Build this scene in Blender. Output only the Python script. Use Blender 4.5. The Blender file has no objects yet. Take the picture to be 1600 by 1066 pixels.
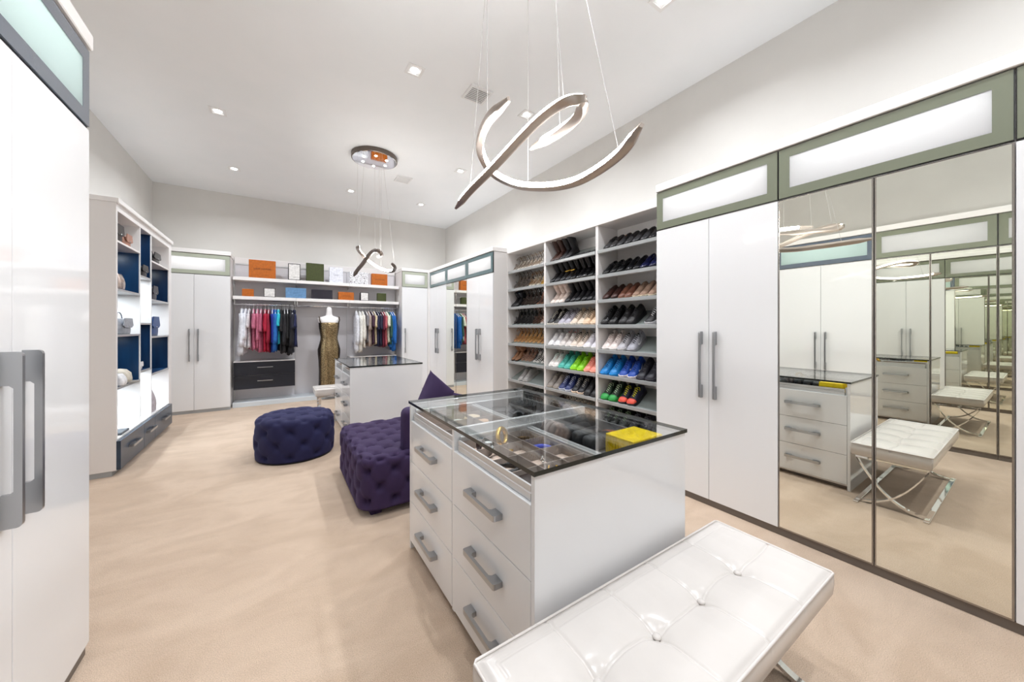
import bpy, bmesh, math, random
import numpy as np
from mathutils import Vector, Matrix, Euler
random.seed(7)
PI = math.pi
S = bpy.context.scene
COL = S.collection

# ---------------------------------------------------------------- camera, world, exposure
cam = bpy.data.cameras.new('camera'); camo = bpy.data.objects.new('camera', cam); COL.objects.link(camo)
camo.location = (0, 0, 1.4); camo.rotation_euler = (PI/2, 0, -math.radians(33.44))
cam.sensor_width = 36; cam.lens = 553.585/1600*36; cam.shift_y = -22.8/1600; cam.clip_start = .02
S.camera = camo
w = bpy.data.worlds.new('world'); S.world = w; w.use_nodes = True
w.node_tree.nodes['Background'].inputs[0].default_value = (.9, .95, 1, 1)
w.node_tree.nodes['Background'].inputs[1].default_value = .3
S.view_settings.view_transform = 'Standard'; S.view_settings.look = 'None'
S.view_settings.exposure = 0.05; S.view_settings.gamma = 1.0; S.view_settings.use_curve_mapping = False
DOWN_W = 18.5       # watts of each recessed ceiling lamp
LED_E = 24.0        # strength of the strips behind the frosted glass
CHAND_E = 112.0
NICHE_W = 4.2
try:
    S.cycles.max_bounces = 16; S.cycles.glossy_bounces = 14; S.cycles.diffuse_bounces = 6
    S.cycles.transmission_bounces = 10; S.cycles.transparent_max_bounces = 16
    S.cycles.caustics_reflective = False; S.cycles.caustics_refractive = False
    S.cycles.sample_clamp_indirect = 4.0
except Exception: pass

# ---------------------------------------------------------------- materials
def lin(c): 
    c = c/255.0
    return c/12.92 if c <= .04045 else ((c+.055)/1.055)**2.4
def C(r, g, b): return (lin(r), lin(g), lin(b), 1)
MATS = {}
def P(name, col, rough=.5, metal=0, **k):
    if name in MATS: return MATS[name]
    m = bpy.data.materials.new(name); m.use_nodes = True
    b = m.node_tree.nodes['Principled BSDF']
    b.inputs['Base Color'].default_value = col if len(col) == 4 else (*col, 1)
    b.inputs['Roughness'].default_value = rough; b.inputs['Metallic'].default_value = metal
    for a, v in k.items(): b.inputs[a.replace('_', ' ')].default_value = v
    MATS[name] = m; return m
def noise_mat(name, c1, c2, scale, rough, bump=0, bdist=.002, bscale=None, metal=0, stretch=None, detail=6, **k):
    m = P(name, c1, rough, metal, **k); nt = m.node_tree; n = nt.nodes; l = nt.links; b = n['Principled BSDF']
    tc = n.new('ShaderNodeTexCoord'); mp = n.new('ShaderNodeMapping'); l.new(tc.outputs['Object'], mp.inputs[0])
    if stretch: mp.inputs['Scale'].default_value = stretch
    t = n.new('ShaderNodeTexNoise'); t.inputs['Scale'].default_value = scale; t.inputs['Detail'].default_value = detail; l.new(mp.outputs[0], t.inputs[0])
    r = n.new('ShaderNodeValToRGB'); r.color_ramp.elements[0].color = c1; r.color_ramp.elements[1].color = c2
    r.color_ramp.elements[0].position = .35; r.color_ramp.elements[1].position = .65
    l.new(t.outputs['Fac'], r.inputs[0]); l.new(r.outputs[0], b.inputs['Base Color'])
    if bump:
        t2 = n.new('ShaderNodeTexNoise'); t2.inputs['Scale'].default_value = bscale or scale; t2.inputs['Detail'].default_value = 4; l.new(mp.outputs[0], t2.inputs[0])
        bp = n.new('ShaderNodeBump'); bp.inputs['Strength'].default_value = bump; bp.inputs['Distance'].default_value = bdist
        l.new(t2.outputs['Fac'], bp.inputs['Height']); l.new(bp.outputs[0], b.inputs['Normal'])
    return m
def emit(name, col, s):
    m = bpy.data.materials.new(name); m.use_nodes = True; nt = m.node_tree; nt.nodes.clear()
    e = nt.nodes.new('ShaderNodeEmission'); o = nt.nodes.new('ShaderNodeOutputMaterial')
    e.inputs[0].default_value = col; e.inputs[1].default_value = s; nt.links.new(e.outputs[0], o.inputs[0]); return m
def thin_glass(name, tint=(.985, .995, .992, 1), ior=1.5):
    m = bpy.data.materials.new(name); m.use_nodes = True; nt = m.node_tree; nt.nodes.clear()
    t = nt.nodes.new('ShaderNodeBsdfTransparent'); g = nt.nodes.new('ShaderNodeBsdfGlossy'); f = nt.nodes.new('ShaderNodeFresnel')
    x = nt.nodes.new('ShaderNodeMixShader'); o = nt.nodes.new('ShaderNodeOutputMaterial')
    t.inputs[0].default_value = tint; g.inputs['Roughness'].default_value = .01; f.inputs[0].default_value = ior
    ge = nt.nodes.new('ShaderNodeNewGeometry'); mr = nt.nodes.new('ShaderNodeMapRange'); mr.inputs[3].default_value = ior; mr.inputs[4].default_value = 1/ior   # both faces of the sheet reflect alike
    nt.links.new(ge.outputs['Backfacing'], mr.inputs[0]); nt.links.new(mr.outputs[0], f.inputs[0])
    nt.links.new(f.outputs[0], x.inputs[0]); nt.links.new(t.outputs[0], x.inputs[1]); nt.links.new(g.outputs[0], x.inputs[2]); nt.links.new(x.outputs[0], o.inputs[0])
    return m
def frosted(name, col):
    m = bpy.data.materials.new(name); m.use_nodes = True; nt = m.node_tree; nt.nodes.clear(); N = nt.nodes.new; L = nt.links.new
    t = N('ShaderNodeBsdfTranslucent'); d = N('ShaderNodeBsdfDiffuse'); a = N('ShaderNodeMixShader'); g = N('ShaderNodeBsdfGlossy'); f = N('ShaderNodeFresnel'); x = N('ShaderNodeMixShader'); o = N('ShaderNodeOutputMaterial')
    t.inputs[0].default_value = col; d.inputs[0].default_value = col; a.inputs[0].default_value = .25; f.inputs[0].default_value = 1.5; g.inputs['Roughness'].default_value = .02
    L(t.outputs[0], a.inputs[1]); L(d.outputs[0], a.inputs[2]); L(f.outputs[0], x.inputs[0]); L(a.outputs[0], x.inputs[1]); L(g.outputs[0], x.inputs[2]); L(x.outputs[0], o.inputs[0]); return m

M_white = P('white_lacquer', C(237, 238, 240), .07, 0, Coat_Weight=.1, Coat_Roughness=.03)
M_satin = P('white_satin_board', C(232, 229, 228), .3)
M_panelshade = P('closet_back_panel', C(214, 212, 216), .12)  # white lacquer greyed down, the closet's shade put into its colour
M_wall = noise_mat('wall_paint', C(219, 217, 213), C(222, 220, 216), 3, .75)
M_ceil = noise_mat('ceiling_paint', C(241, 244, 246), C(244, 246, 248), 2, .8)
M_trim = P('crown_white', C(240, 238, 237), .2)
M_bronze = P('bronze_frame', C(158, 152, 146), .25, .9)
M_kick = P('toe_kick', C(112, 104, 98), .4, .3)
M_kickgrey = P('toe_kick_grey', C(170, 174, 178), .35, .2)
M_nickel = P('brushed_nickel', C(176, 178, 181), .28, 1)
M_chrome = P('chrome', C(235, 235, 236), .04, 1)
M_alu = P('satin_aluminium', C(205, 206, 208), .38, .8)
M_mirror = P('mirror_silver', (.885, .895, .83, 1), .0, 1)
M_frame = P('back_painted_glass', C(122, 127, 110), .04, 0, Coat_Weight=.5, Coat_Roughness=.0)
M_frame_pale_refl = P('painted_glass_pale_reflection', C(176, 182, 166), .04, 0, Coat_Weight=.5, Coat_Roughness=.0)  # same frame glass; the wall's reflection put into a paler colour
M_frame_teal_refl = P('painted_glass_teal_reflection', C(84, 108, 112), .04, 0, Coat_Weight=.5, Coat_Roughness=.0)  # same frame glass; teal reflections of the far run painted as colour
M_frame_slate_refl = P('painted_glass_slate_reflection', C(88, 98, 112), .04, 0, Coat_Weight=.5, Coat_Roughness=.0)  # same frame glass; slate reflections at near left painted as colour
M_black = P('black_gasket', C(18, 18, 20), .4)
M_frost = frosted('frosted_glass', (.9, .92, .94, 1))
M_frost_viewtint = frosted('frosted_glass_view_tint', (.68, .88, .87, 1))  # same frosted pane; the mint cast of the direct view is painted in
M_led = emit('led_strip', (1, .99, .97, 1), LED_E)
M_lens = emit('lamp_lens', (1, .97, .93, 1), 18)
M_chled = emit('chandelier_led', (1, .98, .96, 1), CHAND_E)
M_ribbon = P('champagne_metal', C(176, 166, 158), .3, .85)
M_bronzerib = P('dark_champagne_metal', C(112, 102, 95), .35, .8)
M_glass = thin_glass('table_glass')
M_glassedge = P('dark_glass_edge', C(22, 30, 28), .08)
M_navy = noise_mat('navy_stained_oak', C(8, 34, 66), C(24, 66, 108), 5, .3, .25, .002, 14, stretch=(1, 1, .12))
M_blackwood = noise_mat('black_stained_oak', C(19, 22, 32), C(30, 34, 46), 5, .35, .2, .001, 14, stretch=(.15, 1, 1))
M_slatewood = noise_mat('slate_stained_oak', C(32, 48, 66), C(56, 76, 98), 5, .3, .25, .001, 14, stretch=(.15, 1, 1))
M_velvet = P('purple_velvet', C(44, 24, 66), .8, 0, Sheen_Weight=.12, Sheen_Roughness=.35); MATS['purple_velvet'].node_tree.nodes['Principled BSDF'].inputs['Sheen Tint'].default_value = C(110, 70, 190)
M_velvetnavy = P('indigo_velvet', C(18, 18, 66), .8, 0, Sheen_Weight=.12, Sheen_Roughness=.35); MATS['indigo_velvet'].node_tree.nodes['Principled BSDF'].inputs['Sheen Tint'].default_value = C(80, 90, 190)
M_leather = noise_mat('white_leather', C(214, 209, 205), C(219, 214, 210), 4, .22, .12, .0006, 160)
M_pipe = P('leather_piping', C(222, 216, 212), .3)
M_shelf = P('grey_glass_shelf', C(140, 148, 146), .12)
M_lip = P('grey_shelf_lip', C(170, 173, 174), .3, .2)
M_felt = P('taupe_felt', C(150, 139, 132), .95)
M_feltlt = P('light_taupe_felt', C(228, 207, 193), .95)
M_feltdk = P('charcoal_felt', C(98, 100, 104), .95)
M_gold = noise_mat('gold', C(226, 178, 70), C(250, 214, 120), 60, .2, metal=1)
M_plastic = P('white_plastic', C(236, 236, 236), .4)
M_mann = P('mannequin_white', C(238, 236, 236), .35)
# carpet: cut pile, with vacuum tracks as slow tone variation of the pile's lay
def carpet():
    m = P('beige_carpet', C(214, 190, 164), .95, 0, Sheen_Weight=.25, Sheen_Roughness=.5); nt = m.node_tree; n = nt.nodes; l = nt.links; b = n['Principled BSDF']
    tc = n.new('ShaderNodeTexCoord')
    def noise(sc, det, st=(1, 1, 1), rot=0, dist=0):
        mp = n.new('ShaderNodeMapping'); mp.inputs['Scale'].default_value = st; mp.inputs['Rotation'].default_value = (0, 0, rot); l.new(tc.outputs['Object'], mp.inputs[0])
        t = n.new('ShaderNodeTexNoise'); t.inputs['Scale'].default_value = sc; t.inputs['Detail'].default_value = det; t.inputs['Distortion'].default_value = dist; l.new(mp.outputs[0], t.inputs[0]); return t
    a = noise(1.9, 4, (1, 1.7, 1), .9, 1.2); f = noise(260, 4); mid = noise(11, 5)
    r = n.new('ShaderNodeValToRGB'); r.color_ramp.elements[0].position = .36; r.color_ramp.elements[1].position = .64
    r.color_ramp.elements[0].color = C(202, 178, 155); r.color_ramp.elements[1].color = C(216, 193, 171); l.new(a.outputs['Fac'], r.inputs[0])
    r2 = n.new('ShaderNodeValToRGB'); r2.color_ramp.elements[0].position = .3; r2.color_ramp.elements[1].position = .7
    r2.color_ramp.elements[0].color = (.72, .70, .68, 1); r2.color_ramp.elements[1].color = (1.12, 1.12, 1.12, 1); l.new(f.outputs['Fac'], r2.inputs[0])
    r3 = n.new('ShaderNodeValToRGB'); r3.color_ramp.elements[0].color = (.93, .93, .93, 1); r3.color_ramp.elements[1].color = (1.04, 1.04, 1.04, 1); l.new(mid.outputs['Fac'], r3.inputs[0])
    m1 = n.new('ShaderNodeMixRGB'); m1.blend_type = 'MULTIPLY'; m1.inputs[0].default_value = 1; l.new(r.outputs[0], m1.inputs[1]); l.new(r2.outputs[0], m1.inputs[2])
    m2 = n.new('ShaderNodeMixRGB'); m2.blend_type = 'MULTIPLY'; m2.inputs[0].default_value = 1; l.new(m1.outputs[0], m2.inputs[1]); l.new(r3.outputs[0], m2.inputs[2])
    l.new(m2.outputs[0], b.inputs['Base Color'])
    bp = n.new('ShaderNodeBump'); bp.inputs['Strength'].default_value = .55; bp.inputs['Distance'].default_value = .006; l.new(f.outputs['Fac'], bp.inputs['Height'])
    bp2 = n.new('ShaderNodeBump'); bp2.inputs['Strength'].default_value = .35; bp2.inputs['Distance'].default_value = .02; l.new(mid.outputs['Fac'], bp2.inputs['Height'])
    l.new(bp.outputs[0], bp2.inputs['Normal']); l.new(bp2.outputs[0], b.inputs['Normal']); return m
M_carpet = carpet()
_cc = {}
def colm(r, g, b, rough=.6, metal=0, tag='cloth'):
    k = (r, g, b, rough, metal, tag)
    if k not in _cc: _cc[k] = noise_mat('%s_%d_%d_%d' % (tag, r, g, b), C(max(0, r*.93), max(0, g*.93), max(0, b*.93)), C(min(255, r*1.05), min(255, g*1.05), min(255, b*1.05)), 30, rough, metal=metal)
    return _cc[k]

# ---------------------------------------------------------------- mesh helpers
def mk(name, v, f, smooth=False):
    m = bpy.data.meshes.new(name); m.from_pydata([tuple(p) for p in v], [], f); m.update()
    bm = bmesh.new(); bm.from_mesh(m); bmesh.ops.recalc_face_normals(bm, faces=bm.faces); bm.to_mesh(m); bm.free()
    if smooth: m.polygons.foreach_set('use_smooth', [True]*len(m.polygons))
    return m
class MB:
    def __init__(s): s.v = []; s.f = []
    def add(s, v, f, M=None):
        o = len(s.v)
        s.v += [tuple(M @ Vector(p)) if M else tuple(p) for p in v]; s.f += [tuple(i+o for i in q) for q in f]; return s
    def box(s, x0, x1, y0, y1, z0, z1, b=0):
        if x0 > x1: x0, x1 = x1, x0
        if y0 > y1: y0, y1 = y1, y0
        if z0 > z1: z0, z1 = z1, z0
        b = min(b, (x1-x0)*.45, (y1-y0)*.45, (z1-z0)*.45)
        if b <= 0:
            v = [(x, y, z) for x in (x0, x1) for y in (y0, y1) for z in (z0, z1)]
            return s.add(v, [(0, 1, 3, 2), (4, 6, 7, 5), (0, 4, 5, 1), (2, 3, 7, 6), (0, 2, 6, 4), (1, 5, 7, 3)])
        # chamfered box: 24 verts
        v = []; idx = {}
        for sx in (0, 1):
            for sy in (0, 1):
                for sz in (0, 1):
                    X = (x0, x1)[sx]; Y = (y0, y1)[sy]; Z = (z0, z1)[sz]
                    ix = X+(b if sx == 0 else -b); iy = Y+(b if sy == 0 else -b); iz = Z+(b if sz == 0 else -b)
                    for a, p in (('x', (X, iy, iz)), ('y', (ix, Y, iz)), ('z', (ix, iy, Z))):
                        idx[(sx, sy, sz, a)] = len(v); v.append(p)
        f = []
        for q in (0, 1):
            f.append([idx[(q, a, c, 'x')] for a, c in ((0, 0), (1, 0), (1, 1), (0, 1))])
            f.append([idx[(a, q, c, 'y')] for a, c in ((0, 0), (1, 0), (1, 1), (0, 1))])
            f.append([idx[(a, c, q, 'z')] for a, c in ((0, 0), (1, 0), (1, 1), (0, 1))])
        for a in (0, 1):
            for c in (0, 1):
                f.append([idx[(a, c, 0, 'x')], idx[(a, c, 1, 'x')], idx[(a, c, 1, 'y')], idx[(a, c, 0, 'y')]])
                f.append([idx[(a, 0, c, 'x')], idx[(a, 1, c, 'x')], idx[(a, 1, c, 'z')], idx[(a, 0, c, 'z')]])
                f.append([idx[(0, a, c, 'y')], idx[(1, a, c, 'y')], idx[(1, a, c, 'z')], idx[(0, a, c, 'z')]])
                for e in (0, 1): f.append([idx[(a, c, e, 'x')], idx[(a, c, e, 'y')], idx[(a, c, e, 'z')]])
        return s.add(v, f)
    def prism(s, pts, d0, d1, plane='xz'):
        """outline in a plane, extruded along the third axis from d0 to d1"""
        n = len(pts)
        def q(p, d): return {'xz': (p[0], d, p[1]), 'yz': (d, p[0], p[1]), 'xy': (p[0], p[1], d)}[plane]
        v = [q(p, d0) for p in pts]+[q(p, d1) for p in pts]
        return s.add(v, [list(range(n)), list(range(2*n-1, n-1, -1))]+[(i, (i+1) % n, n+(i+1) % n, n+i) for i in range(n)])
    def rings(s, rings, cap=True, closed=False):
        n = len(rings[0]); v = [p for r in rings for p in r]; f = []
        R = len(rings)
        for i in range(R if closed else R-1):
            for j in range(n):
                a = i*n+j; b = i*n+(j+1) % n; i2 = (i+1) % R
                f.append((a, b, i2*n+(j+1) % n, i2*n+j))
        if cap and not closed: f += [list(range(n-1, -1, -1)), list(range((R-1)*n, R*n))]
        return s.add(v, f)
    def lathe(s, prof, n=24, c=(0, 0, 0), sy=1):
        return s.rings([[(c[0]+r*math.cos(2*PI*j/n), c[1]+sy*r*math.sin(2*PI*j/n), c[2]+z) for j in range(n)] for r, z in prof])
    def tube(s, path, r, n=8, closed=False):
        path = [Vector(p) for p in path]; R = []; up = None
        for i, p in enumerate(path):
            if closed: t = path[(i+1) % len(path)]-path[i-1]
            else: t = path[min(i+1, len(path)-1)]-path[max(i-1, 0)]
            t.normalize()
            if up is None:
                up = Vector((0, 0, 1)) if abs(t.z) < .9 else Vector((1, 0, 0))
            a = t.cross(up); a.normalize(); b = a.cross(t); up = b
            rr = r[i] if isinstance(r, (list, tuple)) else r
            R.append([p+a*rr*math.cos(2*PI*j/n)+b*rr*math.sin(2*PI*j/n) for j in range(n)])
        return s.rings(R, closed=closed)
    def ball(s, c, r, nu=10, nv=6, sz=1):
        return s.lathe([(max(1e-4, r*math.sin(PI*i/nv)), -r*sz*math.cos(PI*i/nv)) for i in range(nv+1)], nu, c)
    def mesh(s, name, smooth=False): return mk(name, s.v, s.f, smooth)
def smooth_by_angle(m, ang=40):
    bm = bmesh.new(); bm.from_mesh(m)
    for f in bm.faces: f.smooth = True
    for e in bm.edges:
        if len(e.link_faces) == 2 and e.calc_face_angle(0) > math.radians(ang): e.smooth = False
    bm.to_mesh(m); bm.free(); return m
def obj(name, mesh, mat=None, parent=None, loc=(0, 0, 0), rot=(0, 0, 0)):
    if isinstance(mesh, MB): mesh = mesh.mesh(name)
    o = bpy.data.objects.new(name, mesh); COL.objects.link(o); o.location = loc; o.rotation_euler = rot
    if parent: o.parent = parent
    if mat is not None:
        mats = mat if isinstance(mat, (list, tuple)) else [mat]
        if len(mesh.materials) == 0:
            for q in mats: mesh.materials.append(q)
        for i, q in enumerate(mats):
            if mesh.materials[i] != q:
                o.material_slots[i].link = 'OBJECT'; o.material_slots[i].material = q
    return o
def tag(o, label, cat, group=None):
    o['label'] = label; o['category'] = cat
    if group: o['group'] = group
    return o
def thing(name, label, cat, loc=(0, 0, 0), rotz=0, group=None):
    o = bpy.data.objects.new(name, None); COL.objects.link(o); o.empty_display_size = .1
    o.location = loc; o.rotation_euler = (0, 0, rotz); return tag(o, label, cat, group)
def struct(name, mb, mat):
    o = obj(name, mb, mat); o['kind'] = 'structure'; return o
def dup(root, label, loc=None, rotz=None, name=None):
    r = root.copy(); COL.objects.link(r); r['label'] = label
    if loc is not None: r.location = loc
    if rotz is not None: r.rotation_euler = (0, 0, rotz)
    for ch in list(root.children):
        c = ch.copy(); COL.objects.link(c); c.parent = r
        for g in list(ch.children):
            d = g.copy(); COL.objects.link(d); d.parent = c
    return r
def B(*a, b=.0): return MB().box(*a, b=b)
def text_mesh(s, size, ext=.0006):
    cu = bpy.data.curves.new('t', 'FONT'); cu.body = s; cu.size = size; cu.extrude = ext; cu.align_x = 'CENTER'; cu.align_y = 'CENTER'; cu.resolution_u = 3
    o = bpy.data.objects.new('t', cu); COL.objects.link(o); bpy.context.view_layer.update()
    m = bpy.data.meshes.new_from_object(o.evaluated_get(bpy.context.evaluated_depsgraph_get()))
    bpy.data.objects.remove(o); bpy.data.curves.remove(cu); return m

# ---------------------------------------------------------------- room
XL, XW, YB, YF, ZC = -1.72, 3.41, 8.10, -1.9, 3.78
struct('floor', B(XL-.1, XW+.1, YF-.1, YB+.1, -.1, 0), M_carpet)
struct('ceiling', B(XL-.1, XW+.1, YF-.1, YB+.1, ZC, ZC+.1), M_ceil)
struct('wall_left', B(XL-.1, XL, YF-.1, YB+.1, 0, ZC), M_wall)
struct('wall_right', B(XW, XW+.1, YF-.1, YB+.1, 0, ZC), M_wall)
struct('wall_back', B(XL, XW, YB, YB+.1, 0, ZC), M_wall)
struct('wall_front', B(XL, XW, YF-.1, YF, 0, ZC), M_wall)
XR, ZT, ZD, ZK, ZCR = 2.80, 2.578, 2.245, .05, 2.648
LXN = -.675                       # front plane of the near cabinets on the left
SX = 3.07                         # front plane of the shoe cabinet
YS0, YS1 = 1.917, 4.7825
YBK = 7.57                        # front plane of the cabinets on the far wall
# crown boards above the cabinets
struct('trim_1', B(XR-.012, XW, YF, YS0, ZT+.004, ZCR, b=.004), M_trim)
struct('trim_2', B(SX-.012, XW, YS0, YS1, ZT-.02, ZCR, b=.004), M_trim)
struct('trim_3', B(XR-.012, XW, YS1-.012, YB, ZT+.004, ZCR, b=.004), M_trim)
struct('trim_4', B(2.19, XR-.012, YBK-.012, YB, ZT+.004, ZCR, b=.004), M_trim)
struct('trim_5', B(XL, -.66, YBK-.012, YB, ZT+.004, ZCR, b=.004), M_trim)
struct('trim_6', B(XL, LXN+.012, YF, 2.267, ZT+.004, ZCR, b=.004), M_trim)

# ---------------------------------------------------------------- recessed lamps, vents
def downlight(x, y, label, w=DOWN_W):
    t = thing('recessed_downlight', label, 'ceiling light', (x, y, ZC), 0, 'recessed square ceiling lamps')
    mb = MB()
    for a in ((-.075, .075, -.075, -.05), (-.075, .075, .05, .075), (-.075, -.05, -.05, .05), (.05, .075, -.05, .05)): mb.box(*a, -.006, 0)
    obj('trim_ring', mb, M_plastic, t)
    obj('lens', MB().lathe([(.002, -.004), (.034, -.004), (.036, -.001), (.002, -.001)], 20), M_lens, t)
    L = bpy.data.lights.new('lamp', 'AREA'); L.shape = 'DISK'; L.size = .12; L.energy = w; L.spread = math.radians(149); L.color = (.93, .962, 1)
    o = bpy.data.objects.new('lamp', L); COL.objects.link(o); o.parent = t; o.location = (0, 0, -.012)
for x, y, l in [(-.555, 5.06, 'square recessed ceiling lamp above the blue backed shelves, nearer of two on the left'), (-.55, 6.77, 'square recessed ceiling lamp in front of the far left white wardrobe, farther of two'),
                (1.07, 6.75, 'small recessed ceiling lamp left of the round mirrored canopy, near the far wall'), (2.33, 6.75, 'recessed ceiling lamp farthest back on the right, close to the far right corner'),
                (2.33, 4.96, 'recessed ceiling lamp between the two air vents and the shoe cabinet'), (2.33, 3.23, 'recessed ceiling lamp seen just behind the loop of the near chandelier'),
                (1.06, 3.245, 'square recessed ceiling lamp left of the nearer ceiling vent'), (2.34, 1.546, 'recessed ceiling lamp at the top edge of the photo above the right wardrobes')]: downlight(x, y, l)
for x, y, l in [(.55, 1.3, 'added unseen ceiling lamp nearest the near left wardrobe, outside the frame'), (1.06, -.2, 'added unseen ceiling lamp above the camera, outside the frame'), (2.33, -.2, 'added unseen ceiling lamp above the right mirrors behind the camera'), (-.3, -.9, 'added unseen ceiling lamp above the left mirrors behind the camera')]: downlight(x, y, l, DOWN_W*(.55 if y > 1 else 1))  # unseen lamps added to brighten the room from out of frame
def vent(x0, x1, y0, y1, label):
    t = thing('ceiling_vent', label, 'air vent', ((x0+x1)/2, (y0+y1)/2, ZC), 0, 'ceiling air vents'); a, b = (x1-x0)/2, (y1-y0)/2; mb = MB(); r = .022
    for q in ((-a, a, -b, -b+r), (-a, a, b-r, b), (-a, -a+r, -b+r, b-r), (a-r, a, -b+r, b-r)): mb.box(*q, -.02, 0)
    obj('frame', mb, M_plastic, t); obj('duct_shade_plate', B(-a+r, a-r, -b+r, b-r, -.0012, -.0002), P('duct_shade_colour', C(24, 24, 26), .7), t)  # flat dark plate; shade of the hollow behind the slats is its colour
    n = 8; me = None
    for i in range(n):
        mb = MB(); mb.add(*_slat(a-r)); me = me or mb.mesh('slat'); obj('slat', me, M_plastic, t, (0, -b+r+(i+.5)*(2*(b-r)/n), -.011))
def _slat(a):
    v = [(-a, .004, -.006), (a, .004, -.006), (a, -.003, .002), (-a, -.003, .002), (-a, .003, -.0072), (a, .003, -.0072), (a, -.004, .0008), (-a, -.004, .0008)]
    return v, [(0, 1, 2, 3), (7, 6, 5, 4), (0, 4, 5, 1), (3, 2, 6, 7), (0, 3, 7, 4), (1, 5, 6, 2)]
vent(1.58, 1.82, 3.10, 3.34, 'square white louvred air vent, nearer and larger one in the ceiling')
vent(1.57, 1.80, 5.62, 5.86, 'small louvred air vent farther back, right of the round mirrored canopy')

# ---------------------------------------------------------------- handles
def arch_pts(L, foot, out, bar, r=.012):
    """arch pull in (a, d): a along the handle, d away from the door"""
    h = L/2; pts = [(-h, 0), (-h, out-r)]
    for i in range(1, 4): a = PI-PI/2*i/3; pts.append((-h+r+r*math.cos(a), out-r+r*math.sin(a)))
    for i in range(0, 4): a = PI/2-PI/2*i/3; pts.append((h-r+r*math.cos(a), out-r+r*math.sin(a)))
    pts += [(h, 0), (h-foot, 0)]
    q = min(.008, (out-bar)*.5)
    pts += [(h-foot, out-bar-q), (h-foot-q, out-bar), (-h+foot+q, out-bar), (-h+foot, out-bar-q), (-h+foot, 0)]
    return pts
def handle_v(L=.52, foot=.10, out=.042, bar=.017, t=.014):
    mb = MB(); n = arch_pts(L, foot, out, bar)
    # plane: y = -d, z = a ; extruded along x
    N = len(n); v = [(-t/2, -d, a) for a, d in n]+[(t/2, -d, a) for a, d in n]
    f = [(i, (i+1) % N, N+(i+1) % N, N+i) for i in range(N)]
    # caps as quads: left foot, bar, right foot (outline is concave)
    f += _arch_caps(N); return mb.add(v, f)
def _arch_caps(N):
    # indices: 0 (-h,0) 1.. outer ... ; build the caps with a fan split
    last = N-1; i_h0 = N-7; # (h,0)
    # layout from the end: (h,0)=N-7,(h-foot,0)=N-6,(h-foot,ob-q)=N-5,(h-foot-q,ob)=N-4,(-h+foot+q,ob)=N-3,(-h+foot,ob-q)=N-2,(-h+foot,0)=N-1
    out = list(range(1, i_h0))
    half = len(out)//2
    polys = [[0, 1]+out[1:half]+[N-3, N-2, N-1], out[half:]+[i_h0, N-6, N-5, N-4], [out[half-1], out[half], N-4, N-3]]
    return polys+[[i+N for i in reversed(p)] for p in polys]
def handle_h(L=.26, foot=.05, out=.04, bar=.014, t=.022):
    mb = MB(); n = arch_pts(L, foot, out, bar, .009); N = len(n)
    v = [(a, -d, -t/2) for a, d in n]+[(a, -d, t/2) for a, d in n]
    return mb.add(v, [(i, (i+1) % N, N+(i+1) % N, N+i) for i in range(N)]+_arch_caps(N))
ME_HV = handle_v().mesh('handle'); ME_HH = handle_h().mesh('handle')

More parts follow.
